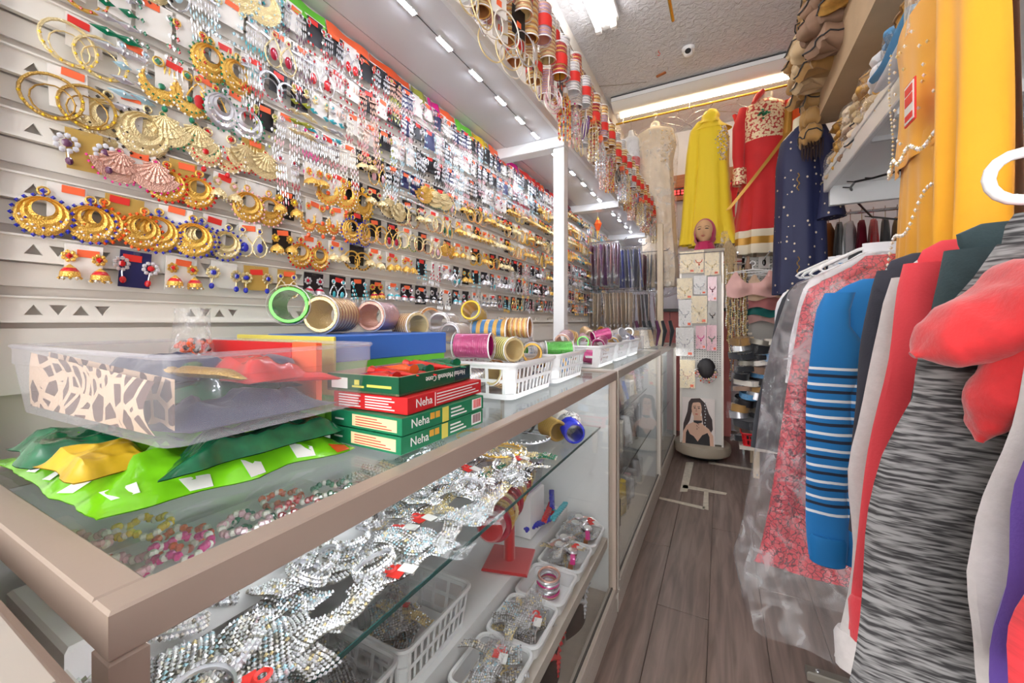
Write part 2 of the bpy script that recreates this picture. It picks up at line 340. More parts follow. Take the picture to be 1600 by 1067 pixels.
def smooth_path(pts, rs, k=5):
    P = [Vector(p) for p in pts]; out = []; ro = []
    for i in range(len(P)-1):
        a, b_, c, d = P[max(i-1, 0)], P[i], P[i+1], P[min(i+2, len(P)-1)]
        for j in range(k):
            t_ = j/k; out.append(.5*((2*b_)+(c-a)*t_+(2*a-5*b_+4*c-d)*t_*t_+(3*b_-a-3*c+d)*t_**3)); ro.append(rs[i]+(rs[i+1]-rs[i])*(t_*t_*(3-2*t_)))
    out.append(P[-1]); ro.append(rs[-1]); return out, ro
KIDS = {}
def place(name, me, parent=None, kind=None, loc=None, rot=None):
    o = bpy.data.objects.new(name, me); COL.objects.link(o)
    if parent: o.parent = parent; KIDS.setdefault(parent, []).append(o)
    if kind: o['kind'] = kind
    if loc is not None: o.location = loc
    if rot is not None: o.rotation_euler = rot
    return o
def tag(o, label=None, cat=None, group=None, kind=None):
    if label: o['label'] = label
    if cat: o['category'] = cat
    if group: o['group'] = group
    if kind: o['kind'] = kind
    return o
def T(name, label, cat, loc=(0, 0, 0), rot=(0, 0, 0), group=None):
    o = bpy.data.objects.new(name, None); COL.objects.link(o); o.location = loc
    o.rotation_euler = rot if isinstance(rot, (tuple, list, Euler)) else (0, 0, rot); o.empty_display_size = .02
    return tag(o, label, cat, group)
def dup(src, loc, rot, label, group=None):
    def cp(o, par):
        c = o.copy(); COL.objects.link(c)
        if par: c.parent = par; KIDS.setdefault(par, []).append(c)
        for ch in KIDS.get(o, []): cp(ch, c)
        return c
    r = cp(src, None); r.location = loc; r.rotation_euler = rot if isinstance(rot, (tuple, list)) else (0, 0, rot)
    if label: r['label'] = label
    if group: r['group'] = group
    return r
ORD = ['zeroth', 'first', 'second', 'third', 'fourth', 'fifth', 'sixth', 'seventh', 'eighth', 'ninth', 'tenth', 'eleventh', 'twelfth', 'thirteenth', 'fourteenth', 'fifteenth', 'sixteenth', 'seventeenth', 'eighteenth', 'nineteenth',
       'twentieth']
TENS = {2: ('twenty', 'twentieth'), 3: ('thirty', 'thirtieth'), 4: ('forty', 'fortieth'), 5: ('fifty', 'fiftieth'), 6: ('sixty', 'sixtieth'), 7: ('seventy', 'seventieth'), 8: ('eighty', 'eightieth'), 9: ('ninety', 'ninetieth')}
def onth(n):
    if n <= 20: return ORD[n]
    a, b = divmod(n, 10); return TENS[a][1] if b == 0 else TENS[a][0]+'-'+ORD[b]
def text_mesh(txt, size, m, name='lettering'):
    cu = bpy.data.curves.new(name, 'FONT'); cu.body = txt; cu.size = size; cu.extrude = .0002; cu.resolution_u = 2
    to = bpy.data.objects.new(name, cu); COL.objects.link(to); dg = bpy.context.evaluated_depsgraph_get()
    me = bpy.data.meshes.new_from_object(to.evaluated_get(dg)); bpy.data.objects.remove(to); me.materials.clear(); me.materials.append(MT[m]); me.name = name
    return me
def put_text(txt, size, m, parent, mtx, name='lettering'):
    o = place(name, text_mesh(txt, size, m, name), parent); o.matrix_local = mtx; return o
def structure(g, name, parent=None, smooth=False):
    o = g.build(name, parent, smooth)
    if not parent: o['kind'] = 'structure'
    return o

# ================================================================== SETTING
XW = -.95; YB = 4.85; ZC = 3.3; XR = 1.45; YF = -2.6
g = G(); g.box(XW-.9, XR+.1, YF, YB+.1, -.05, -.012, 'black_line'); floor = structure(g, 'floor')
def plank(L_):
    g = G(); g.box(-.0945, .0945, 0, L_-.003, -.012, 0, 'plank_wood', .0015); return g.mesh('plank', False)
pl = plank(1.25); pls = plank(.62); n = 0
for i in range(8):
    x = -.42+.19*i; y = -.3-((i*.47) % 1.25)
    while y < YB:
        place('plank', pl, floor, loc=(x+.095, y, 0)); y += 1.25
for nm, a in (('wall_left', (XW-.06, XW-.02, YF, YB, 0, ZC)), ('wall_back', (XW-.06, XR+.1, YB, YB+.08, 0, ZC)), ('wall_right', (XR, XR+.06, YF, YB, 0, ZC))):
    g = G(); g.box(*a, {'wall_left': 'wall_paint', 'wall_back': 'wall_lilac', 'wall_right': 'wall_grey'}[nm]); o = structure(g, nm)
    if nm == 'wall_left': wl = o
    if nm == 'wall_back': wb = o
g = G(); g.box(XW-.1, XR+.1, YF, YB+.1, ZC, ZC+.08, 'stucco'); structure(g, 'ceiling')
g = G(); g.box(XW-.02, -.25, YB-.5, YB, ZC-.42, ZC-.01, 'stucco'); 
# timber beams with red light strips along the back wall
g = G(); g.box(XW, XR, YB-.05, YB, 2.66, 2.80, 'wood_beam', .004); g.box(XW, XR, YB-.045, YB, 2.52, 2.57, 'wood_beam'); structure(g, 'trim_1')
g = G()
for i in range(46):
    x = -.7+i*.04
    g.box(x, x+.018, YB-.055, YB-.045, 2.585, 2.60, 'led_red'); g.box(x, x+.018, YB-.055, YB-.045, 2.615, 2.628, 'led_red')
g.box(XW, XR, YB-.046, YB-.04, 2.575, 2.64, 'black_line')
tag(g.build('light_strip'), 'red dotted light strip running under the timber beam on the back wall', 'light strip')
# slat wall of perforated rails
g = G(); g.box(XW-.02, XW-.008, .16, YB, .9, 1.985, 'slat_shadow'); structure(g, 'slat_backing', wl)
g = G(); g.box(XW-.02, XW-.002, -.8, .158, .6, 1.985, 'slat_white'); structure(g, 'wall_panel', wl)
RZ = [1.163+.094*i for i in range(9)]
def rail_mesh(holes):
    g = G(); y0, y1 = .165, YB-.02; c = .026; h = .034; yy = y0
    if not holes: g.box(0, .004, y0, y1, 0, h, 'slat_white')
    else:
        i = 0
        while yy+c < 3.0:
            if i % 8 in (1, 2, 3, 4):
                P = [(yy, 0), (yy+c, 0), (yy+c, h), (yy, h)]; e = .003; up = i % 2
                t = [(yy+e, .008), (yy+c-e, .008), (yy+c/2, h-.010)] if up else [(yy+e, h-.010), (yy+c/2, .008), (yy+c-e, h-.010)]
                V = [(.004, *p) for p in P]+[(.004, *p) for p in t]+[(0, *p) for p in t]
                if up: Fs = [(0, 1, 5, 4), (1, 2, 6, 5), (2, 3, 6), (3, 0, 4, 6)]
                else: Fs = [(0, 1, 5), (1, 2, 6, 5), (2, 3, 4, 6), (3, 0, 5, 4)]
                Fs += [(4, 5, 8, 7), (5, 6, 9, 8), (6, 4, 7, 9)]
                g.add(V, Fs, 'slat_white')
            else: g.box(0, .004, yy, yy+c, 0, h, 'slat_white')
            yy += c; i += 1
        g.box(0, .004, yy, y1, 0, h, 'slat_white')
    g.box(0, .010, y0, y1, -.004, 0, 'slat_white'); g.box(0, .010, y0, y1, h, h+.003, 'slat_white')
    return g.mesh('rail', False)
ra, rb = rail_mesh(True), rail_mesh(False)
for i, z in enumerate(RZ): place('rail', ra if i < 5 else rb, wl, loc=(XW, 0, z))
g = G(); g.box(XW-.004, XW+.002, .165, YB-.02, 1.05, 1.150, 'slat_white'); structure(g, 'panel_board', wl)
for i in range(8):
    g = G(); g.box(XW-.008, XW-.003, .165, YB-.02, RZ[i]+.052, RZ[i]+.088, 'slat_white'); g.build('slat_board', wl, False)
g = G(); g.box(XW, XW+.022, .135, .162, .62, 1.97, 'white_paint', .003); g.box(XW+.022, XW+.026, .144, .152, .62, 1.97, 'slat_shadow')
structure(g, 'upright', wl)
for z in (1.19, 1.29, 1.08, .99):
    g = G(); g.lathe([(.0001, .004), (.005, .003), (.006, 0)], 'chrome', 12, (XW+.001, .118, z), 'x'); g.build('screw', wl)

# canopy (shelf with lights under) over the jewellery wall
ZK = 1.985; XE = -.63
canopy = T('display_canopy', 'white glossy canopy with led strips over the earring wall', 'canopy', (0, 0, 0))
secs = [(-.6, 1.66), (1.73, 2.72), (2.79, 3.80), (3.87, YB-.02)]
for a, b in secs:
    g = G(); g.box(XW+.05, XE, a, b, ZK, ZK+.03, 'canopy_white'); g.build('canopy_panel', canopy, False)
    g = G(); g.box(XW-.005, XW+.045, a, b, ZK+.002, ZK+.03, 'canopy_white'); g.build('canopy_strip', canopy, False)
    g = G(); g.box(XE-.0, XE+.012, a, b, ZK-.006, ZK+.03, 'white_paint'); g.build('edge_board', canopy, False)
for y in (1.695, 2.755, 3.835):
    g = G(); g.box(XW, XE+.02, y-.033, y+.033, ZK-.045, ZK+.03, 'white_paint', .003); g.build('cross_beam', canopy, False)
def led():
    g = G(); g.box(-.011, .011, -.032, .032, -.006, 0, 'white_plastic'); led_g = G()
    return g
for y0 in [.62, .79, .95, 1.12, 1.29, 1.45, 1.6, 1.8, 1.95, 2.1, 2.3, 2.5, 2.65, 2.85, 3.05, 3.25, 3.5, 3.7, 3.95, 4.2, 4.45]:
    g = G(); g.box(-.73, -.712, y0-.032, y0+.032, ZK-.006, ZK-.0005, 'white_plastic')
    for q in range(3): g.box(-.727, -.715, y0-.028+q*.02, y0-.012+q*.02, ZK-.0075, ZK-.006, 'led_glow')
    tag(g.build('led_module', canopy), 'glowing white led module')
g = G(); g.tube([(-.721, .4, ZK-.002), (-.722, 1.65, ZK-.002)], .0012, 'black_line', 4); g.tube([(-.721, 1.74, ZK-.002), (-.722, 4.5, ZK-.002)], .0012, 'black_line', 4)
g.build('wire', canopy)
# posts
def post(x, y, z0, z1, wd, m, label):
    g = G(); g.box(x-wd/2, x+wd/2, y-wd/2, y+wd/2, z0, z1, m, .002); 
    return tag(g.build('post'), label, 'post')
post(XE-.01, 1.70, .966, ZK-.045, .05, 'white_paint', 'white painted square post holding up the canopy beside the baskets')
g = G()
post(-.455, 3.62, .966, 2.0, .045, 'wood_pale', 'pale bare wood post standing on the farthest display case')
# coloured cloth swatches along the wall top
cols = ['fabric_beige', 'fabric_goldband', 'box_lime', 'orange_tag', 'gem_orange', 'gem_olive', 'gem_pink', 'orange_tag', 'box_lime', 'gem_yellow', 'orange_tag', 'gem_pink', 'red_tag', 'red_pack', 'gem_orange', 'maroon', 'red_tag', 'gem_orange', 'maroon', 'gem_red']
y = .3; cname = ['beige', 'gold', 'lime', 'coral', 'orange', 'olive', 'pink', 'coral', 'lime', 'yellow', 'coral', 'pink', 'scarlet', 'crimson', 'orange', 'maroon', 'scarlet', 'orange', 'maroon', 'red']
for i, (c, cn) in enumerate(zip(cols, cname)):
    L_ = [.12, .14, .16, .15, .18, .09, .07, .1][i % 8]; y1 = y+L_
    g = G(); ph = R.random()*6
    g.grid(lambda a, b, y=y, y1=y1, ph=ph: (XW+.004+.004*math.sin(a*9+ph)+.010*b, y+(y1-y)*a*.98, 1.978-.05*b+.004*math.sin(a*7+ph)*b), 10, 3, c)
    o = tag(g.build('cloth_swatch'), f'{cn} cloth swatch under the canopy edge, {onth(i+1)} swatch from the left', 'cloth'); y = y1

# ceiling lights
def fluorescent(label, p0, p1, wd, warm):
    t = T('ceiling_light', label, 'ceiling light', ((p0[0]+p1[0])/2, (p0[1]+p1[1])/2, p0[2]))
    d = Vector(p1)-Vector(p0); L_ = d.length; t.rotation_euler = (0, 0, math.atan2(d.y, d.x))
    g = G(); h = wd/2; pr = [(-h, .10), (-h, .06), (-h*.55, .035), (-h*.3, .02), (h*.3, .02), (h*.55, .035), (h, .06), (h, .10)]
    vs = [(-L_/2, a, b) for a, b in pr]+[(L_/2, a, b) for a, b in pr]; n = len(pr)
    g.add(vs, [(i, i+1, n+i+1, n+i) for i in range(n-1)]+[tuple(range(n))[::-1], tuple(range(n, 2*n)), (n-1, 0, n, 2*n-1)], 'white_paint'); g.build('housing', t)
    if warm:
        for yy_, zz_ in ((-h-.001, .098), (-h*.97, .062)): gl_ = G(); gl_.box(-L_/2, L_/2, yy_-.003, yy_+.003, zz_-.003, zz_+.003, 'black_line'); gl_.build('seam', t, False)
    for y in ((h*.66,) if warm else (-h*.62, h*.62)):
        mm = 'tube_glow' if not warm else 'tube_warm'
        g = G(); g.tube([(-L_/2+.05, y, .012), (L_/2-.05, y, .012)], .018, mm, 12); g.build('lamp_tube', t)
        for sx in (-1, 1):
            g = G(); g.box(sx*(L_/2-.03)-.015, sx*(L_/2-.03)+.015, y-.02, y+.02, -.01, .05, 'white_plastic', .003); g.build('lamp_holder', t)
    return t
fluorescent('long white light fitting with one warm tube above the dress rod', (-.92, 3.92, 3.19), (1.12, 3.92, 3.19), .26, True)
fluorescent('twin tube light running along the ceiling above the bangles', (-.70, .3, 3.19), (-.70, 2.78, 3.19), .17, False)
g = G(); a = Vector((-.34, 1.5, 3.22)); g.tube([(-.31, 1.35, 3.22), (-.285, 2.92, 3.22)], .011, 'brass', 10); g.torus((-.29, 2.4, 3.232), .016, .0025, 'white_plastic', axis='y'); g.torus((-.30, 1.7, 3.232), .016, .0025, 'white_plastic', axis='y')
g.tube([(-.29, 2.4, 3.245), (-.29, 2.4, 3.3)], .002, 'white_plastic', 5); g.tube([(-.30, 1.7, 3.245), (-.30, 1.7, 3.3)], .002, 'white_plastic', 5)
tag(g.build('brass_rod'), 'short brass rod hung under the ceiling running away from the camera', 'rod')
t = T('security_camera', 'small white dome camera on the ceiling by the long light', 'camera', (-.22, 3.40, 3.3)); g = G()
g.lathe([(.0, 0), (.05, 0), (.045, -.025), (.03, -.03)], 'white_plastic', 20); g.build('mount', t); g = G()
g.ell((0, -.015, -.045), (.035, .035, .03), 'white_plastic', 16, 8); g.lathe([(.0, -.052), (.017, -.050), (.022, -.044)], 'black_plastic', 16, (0, 0, -.045), 'y'); g.build('lens_ball', t)
g = G(); hp = at_z(1029, 82, 3.285); g.tube([hp+Vector((0, 0, .02)), hp, hp+Vector((.012, 0, -.012)), hp+Vector((.006, 0, -.026)), hp+Vector((-.008, 0, -.018))], .0025, 'red_plastic', 6); tag(g.build('ceiling_hook'), 'small red screw hook in the ceiling', 'hook')
g = G(); g.bar(at_z(1026, 120, 3.28), at_z(1040, 113, 3.28), .02, .012, 'strap_brown'); tag(g.build('tape_scrap'), 'orange brown scrap stuck beside the ceiling light', 'scrap')
g = G(); g.tube([at_z(906, 146, 3.292), at_z(935, 135, 3.292), at_z(965, 133, 3.292), at_z(1010, 128, 3.292)], .0025, 'steel_dull', 5); tag(g.build('ceiling_wire'), 'thin grey wire stapled along the ceiling', 'wire')
# long dress rod and its hangers
ROD = (4.0, 3.13)
t = T('dress_rod', 'long brass rod hung on wires that carries the display dresses', 'rod', (0, 4.0, ROD[1])); g = G(); g.tube([(-1.0+.08, 0, 0), (1.3, 0, 0)], .009, 'brass', 10); g.build('rod', t)
for x in (-.85, -.25, .62):
    g = G(); g.tube([(x, 0, .17), (x, 0, .02), (x+.012, 0, .008)], .0022, 'chrome', 5); g.torus((x, 0, 0), .014, .002, 'chrome', 10, 4, 'x'); g.build('hook', t)
def wire_hanger(x, y, z, lab, m='chrome', sc=1):
    g = G(); g.torus((0, 0, -.02), .02, .0018, m, 12, 4, 'y', -PI*.5, PI); g.tube([(0, 0, -.04), (0, 0, -.07)], .0018, m, 5)
    g.tube([(0, 0, -.07), (-.10, 0, -.09), (-.19, 0, -.13), (-.17, 0, -.15), (0, 0, -.145), (.17, 0, -.15), (.19, 0, -.13), (.10, 0, -.09), (0, 0, -.07)], .0022, m, 5)
    o = g.build('hanger'); o.location = (x, y, z); o.rotation_euler = (0, 0, R.uniform(-.9, .9)); return tag(o, lab, 'hanger')
for x, l in ((-.36, 'between the cream gown and the yellow dress'), (-.22, 'just left of the yellow dress'), (.13, 'just right of the yellow dress'), (.78, 'right of the red dress')):
    wire_hanger(x, 4.0, ROD[1]+.01, f'empty wire hanger on the long rod {l}')
# ================================================================== EARRINGS
def stud(g, y, z, M, B, r=.006):
    g.torus((.004, y, z), r, .0016, M, 10, 4); g.gem((.004, y, z), r*.75, B)
def e_disc(g, y, M, B, s=1):
    Rr = .0255*s; z = -.012-Rr; n = 22; ri = Rr*.40; V = []; stud(g, y, -.004, M, B)
    for i in range(n):
        a = 2*PI*i/n; co, si = math.cos(a), math.sin(a)
        for q in range(6): f = q/5; rr = Rr+(ri-Rr)*f; V.append((.003+.0035*(q % 2)+(.0015*(i % 2) if q in (2, 4) else 0), y+rr*co, z+Rr*.38*f+rr*si))
    g.add(V, [(i*6+k, ((i+1) % n)*6+k, ((i+1) % n)*6+k+1, i*6+k+1) for i in range(n) for k in range(5)], M)
    for i in range(20): a = 2*PI*i/20; g.gem((.004, y+(Rr+.0015)*math.cos(a), z+(Rr+.0015)*math.sin(a)), .0034, B)
    for i in range(9): a = PI+PI*(i+.5)/9; g.gem((.0075, y+Rr*.8*math.cos(a), z+Rr*.08+Rr*.8*math.sin(a)), .0022, 'pearl')
    for i in range(5): a = PI+PI*(i+.5)/5; g.gem((.008, y+Rr*.62*math.cos(a), z+Rr*.62*math.sin(a)), .0022, 'pearl' if i % 2 else B)
def e_cres(g, y, M, B, s=1):
    Rr = .021*s; z = -.016-Rr; stud(g, y, -.005, M, B, .008); n = 16; V = []
    for i in range(n+1):
        a = PI*.72+PI*1.56*i/n; wd = Rr*.85*math.sin(PI*i/n)+.001
        for k, rr in enumerate((Rr, Rr-wd*.5, Rr-wd)): V.append((.003+.003*(k == 1), y+rr*math.cos(a), z+rr*math.sin(a)))
    g.add(V, [(i*3+k, i*3+3+k, i*3+4+k, i*3+1+k) for i in range(n) for k in range(2)], M)
    for i in range(15):
        a = PI*.75+PI*1.5*i/14; g.gem((.005, y+Rr*math.cos(a), z+Rr*math.sin(a)), .003, 'pearl')
        if 2 < i < 12: g.gem((.007, y+Rr*.74*math.cos(a), z+Rr*.74*math.sin(a)), .0024, B)
    g.ell((.005, y, z), (.003, .006, .006), B, 8, 4); g.ell((.005, y, z-Rr-.007), (.005, .005, .006), B, 8, 5)
def e_fan(g, y, M, B, s=1):
    stud(g, y, -.003, M, B, .005)
    for t, (Rr, zz, xx) in enumerate(((.016, -.006, .010), (.023, -.012, .007), (.031, -.017, .004))):
        Rr *= s; n = 18; V = [(xx+.003, y, zz)]
        for i in range(n+1):
            a = PI*1.08+PI*.84*i/n; V += [(xx+.0018*(i % 2), y+Rr*math.cos(a), zz+Rr*math.sin(a))]
        g.add(V, [(0, i+1, i+2) for i in range(n)], M)
    for i in range(12): a = PI*1.08+PI*.84*i/11; g.gem((.004, y+(Rr+.002)*math.cos(a), zz+(Rr+.002)*math.sin(a)), .0027, B)
def e_hoop(g, y, M, B, s=1):
    Rr = .021*s; g.torus((.004, y, -.006-Rr), Rr, .0026, M, 20, 5); g.torus((.004, y, -.006-Rr*1.2), Rr*.72, .0012, M, 14, 4)
    for i in range(9): a = PI+PI*i/8; g.gem((.007, y+Rr*math.cos(a), -.006-Rr+Rr*math.sin(a)), .0026, B)
def e_jhum(g, y, M, B, s=1):
    for i in range(7): a = 2*PI*i/7; g.ell((.004, y+.007*math.cos(a), -.008+.007*math.sin(a)), (.002, .0035, .0035), M, 6, 3)
    g.gem((.006, y, -.008), .005, B); z = -.022; Rr = .0125*s
    g.lathe([(.001, z), (.004, z-.003), (Rr*.6, z-.006), (Rr*.92, z-.012), (Rr, z-.020)], M, 14, (.012, y, 0), 'z', ms=[M, M, B if s < 1.05 else M, M])
    for i in range(10): a = 2*PI*i/10; g.gem((.012+Rr*math.cos(a), y+Rr*math.sin(a), z-.0225), .0026, 'pearl' if i % 2 else M)
def e_tass(g, y, M, B, s=1):
    stud(g, y, -.004, M, B, .006); g.box(.002, .005, y-.012, y+.012, -.016, -.012, M)
    for i in range(5):
        yy = y-.011+.0055*i; L_ = (.050+.008*(i % 2))*s
        for q in range(6): g.gem((.004, yy, -.018-L_*(q+.5)/6), .0022, (B if q % 3 == 2 else M), L_/13/.0022)
def e_drop(g, y, M, B, s=1):
    stud(g, y, -.004, M, B, .0055); pts = []
    for i in range(16):
        a = 2*PI*i/16; r = .0135*s*(1+.0*math.cos(a)); yy = r*math.sin(a)*(1-.55*max(0, math.cos(a))); zz = r*1.5*math.cos(a); pts.append((.004, y+yy, -.014-.02*s+zz))
    g.tube(pts, .0018, M, 4, True)
    for p in pts[::2]: g.gem((.006, p[1], p[2]), .0023, 'crystal' if M == 'silver' else 'pearl')
    g.ell((.005, y, -.02-.018*s), (.003, .006*s, .009*s), B, 8, 5)
def e_flow(g, y, M, B, s=1):
    for i in range(9): a = 2*PI*i/9; g.ell((.004, y+.010*s*math.cos(a), -.014+.010*s*math.sin(a)), (.002, .004*s, .004*s), 'pearl' if M == 'pearl' else M, 6, 3)
    g.ell((.006, y, -.014), (.003, .0055*s, .0055*s), B, 8, 4); g.tube([(.004, y, -.026), (.004, y, -.036)], .0012, M, 4); g.ell((.005, y, -.042), (.005, .005, .0065), B, 8, 5)
def e_leaf(g, y, M, B, s=1):
    stud(g, y, -.003, M, B, .005)
    for t in range(5):
        z = -.014-.0125*t*s; wd = (.005+.0022*t)*s
        g.add([(.004, y-wd, z), (.004, y, z+.007), (.004, y+wd, z), (.004, y, z-.007), (.008, y, z)], [(0, 1, 4), (1, 2, 4), (2, 3, 4), (3, 0, 4)], B if t % 2 else M)
        g.gem((.008, y, z), .0025, 'crystal')
def e_chan(g, y, M, B, s=1):
    stud(g, y, -.004, M, B, .006)
    for t in range(4):
        z = -.014-.011*t*s; k = t+1
        for i in range(k): yy = y+(i-(k-1)/2)*.0075; g.gem((.005, yy, z), .0034, 'crystal' if (i+t) % 2 else B, 1.5)
    for i in range(4): yy = y+(i-1.5)*.0075; g.gem((.004, yy, -.014-.046*s), .0022, M, 5)
DES = dict(disc=(e_disc, 'disc'), cres=(e_cres, 'crescent'), fan=(e_fan, 'tiered fan'), hoop=(e_hoop, 'hoop'), jhum=(e_jhum, 'bell drop'), tass=(e_tass, 'tassel'), drop=(e_drop, 'teardrop'), flow=(e_flow, 'flower'), leaf=(e_leaf, 'leaf chain'), chan=(e_chan, 'chandelier'))
ECACHE = {}
def earring_mesh(d, M, B, s):
    k = (d, M, B, s)
    if k not in ECACHE: g = G(); DES[d][0](g, 0, M, B, s); ECACHE[k] = g.mesh('earring')
    return ECACHE[k]
def card_mesh(c, wd, h):
    k = ('card', c, wd, h)
    if k not in ECACHE:
        g = G(); g.box(0, .0012, -wd/2, wd/2, -h, .010, c); g.box(.0005, .002, -.005, .005, .004, .0105, 'plastic_tube'); ECACHE[k] = g.mesh('card', False)
    return ECACHE[k]
def tag_mesh(c, w2=.026):
    k = ('tag', c, w2)
    if k not in ECACHE: g = G(); g.box(.0014, .0022, -w2/2, w2/2, -.006, .006, c); ECACHE[k] = g.mesh('price_tag', False)
    return ECACHE[k]
# zones of the photograph: u0,u1,v0,v1,(designs),(metal),(gems),(cards)
Z = [(0, 150, 0, 210, ('disc', 'hoop'), ('antique_gold', 'pale_gold'), ('green', 'yellow', 'red'), ('card_white',)),
 (0, 130, 180, 285, ('flow', 'cres'), ('pearl', 'silver'), ('pink', 'plum'), ('card_black', 'card_gold')),
 (110, 210, 195, 300, ('fan', 'cres'), ('rose_gold', 'rose_gold'), ('pink', 'pink'), ('card_gold', 'card_white')),
 (200, 305, 190, 270, ('fan', 'fan'), ('pale_gold',), ('black', 'green'), ('card_white',)),
 (290, 400, 210, 300, ('fan', 'cres'), ('pale_gold', 'rose_gold'), ('red',), ('card_white', 'card_gold')),
 (0, 150, 285, 390, ('disc',), ('gold',), ('blue',), ('card_white', 'card_navy')),
 (150, 262, 270, 400, ('disc', 'disc'), ('gold',), ('orange', 'orange', 'purple'), ('card_gold', 'card_white')),
 (262, 330, 250, 345, ('cres', 'disc'), ('pale_gold', 'gold'), ('red',), ('card_white', 'card_gold')),
 (262, 345, 330, 400, ('disc',), ('pale_gold', 'gold'), ('blue',), ('card_white',)),
 (0, 330, 370, 480, ('cres', 'flow', 'flow', 'jhum'), ('gold', 'pale_gold', 'silver'), ('red', 'crimson'), ('card_white', 'card_navy', 'card_black', 'card_gold')),
 (150, 260, 0, 120, ('chan', 'leaf'), ('silver',), ('green', 'black', 'iceblue'), ('card_white',)),
 (300, 420, 0, 80, ('chan', 'tass', 'fan'), ('silver', 'pale_gold'), ('iceblue', 'turquoise'), ('card_white',)),
 (240, 350, 80, 200, ('disc', 'cres', 'drop'), ('gold', 'gold'), ('green', 'red'), ('card_white', 'card_gold')),
 (330, 440, 60, 160, ('drop', 'tass', 'hoop'), ('silver', 'pale_gold'), ('red', 'crimson'), ('card_white', 'card_black')),
 (400, 480, 0, 110, ('tass', 'chan'), ('silver',), ('plum', 'purple'), ('card_white', 'card_navy')),
 (470, 610, 40, 160, ('tass', 'chan', 'drop'), ('silver', 'rose_gold'), ('crimson', 'red'), ('card_white', 'card_black')),
 (400, 540, 100, 210, ('leaf', 'chan', 'drop', 'flow'), ('silver', 'pale_gold'), ('olive', 'green', 'turquoise', 'plum'), ('card_white', 'card_black')),
 (430, 560, 195, 285, ('tass',), ('pearl', 'silver'), ('blush', 'pink', 'crimson'), ('card_white',)),
 (330, 450, 200, 330, ('cres', 'disc', 'jhum', 'fan'), ('gold', 'pale_gold'), ('orange', 'red', 'blush'), ('card_white', 'card_black')),
 (540, 620, 140, 240, ('tass', 'chan'), ('rose_gold', 'silver'), ('olive', 'blush', 'crimson'), ('card_white', 'card_black')),
 (600, 900, 0, 300, ('tass', 'chan', 'tass'), ('silver',), ('iceblue', 'black', 'blush'), ('card_white', 'card_black', 'card_navy')),
 (400, 560, 250, 400, ('jhum', 'disc', 'cres'), ('gold',), ('red', 'yellow', 'orange', 'blue'), ('card_white', 'card_black')),
 (550, 700, 240, 400, ('hoop', 'drop', 'jhum', 'fan'), ('pale_gold', 'gold'), ('green', 'crimson', 'black', 'blush'), ('card_black', 'card_black', 'card_white')),
 (330, 470, 330, 460, ('drop', 'disc', 'flow'), ('gold', 'pale_gold'), ('blue', 'blue', 'red'), ('card_gold', 'card_white')),
 (430, 1000, 420, 520, ('drop', 'jhum', 'chan'), ('silver', 'gold', 'silver'), ('black', 'turquoise', 'crimson'), ('card_black', 'card_black', 'card_white')),
 (600, 900, 330, 440, ('jhum', 'hoop', 'jhum'), ('gold', 'pale_gold'), ('red', 'blush', 'yellow'), ('card_black', 'card_white')),
 (680, 1100, 0, 345, ('tass', 'chan'), ('silver',), ('iceblue', 'crimson', 'black'), ('card_white', 'card_black')),
 (0, 2000, 0, 345, ('chan', 'drop', 'disc', 'hoop'), ('silver', 'pale_gold', 'gold'), ('green', 'red', 'iceblue', 'black'), ('card_white',)),
 (0, 2000, 345, 900, ('jhum', 'hoop', 'drop', 'flow'), ('gold', 'pale_gold', 'silver'), ('red', 'blue', 'turquoise', 'black'), ('card_white', 'card_black'))]
NICE = dict(pearl='pearl', silver='silver', gold='gold', pale_gold='pale gold', rose_gold='rose gold', antique_gold='antique gold', card_white='white', card_black='black', card_gold='gold', card_navy='navy', iceblue='ice blue')
count = 0; far = G(); col_n = {}
spots = []
for row in range(1, 9):
    y = .235+(.02 if row % 2 else .0)+R.uniform(0, .01)
    while y < 4.5:
        spots.append((y, row)); y += R.uniform(.066, .076) if row < 5 else R.uniform(.052, .062)
spots.sort()
rowpos = {}
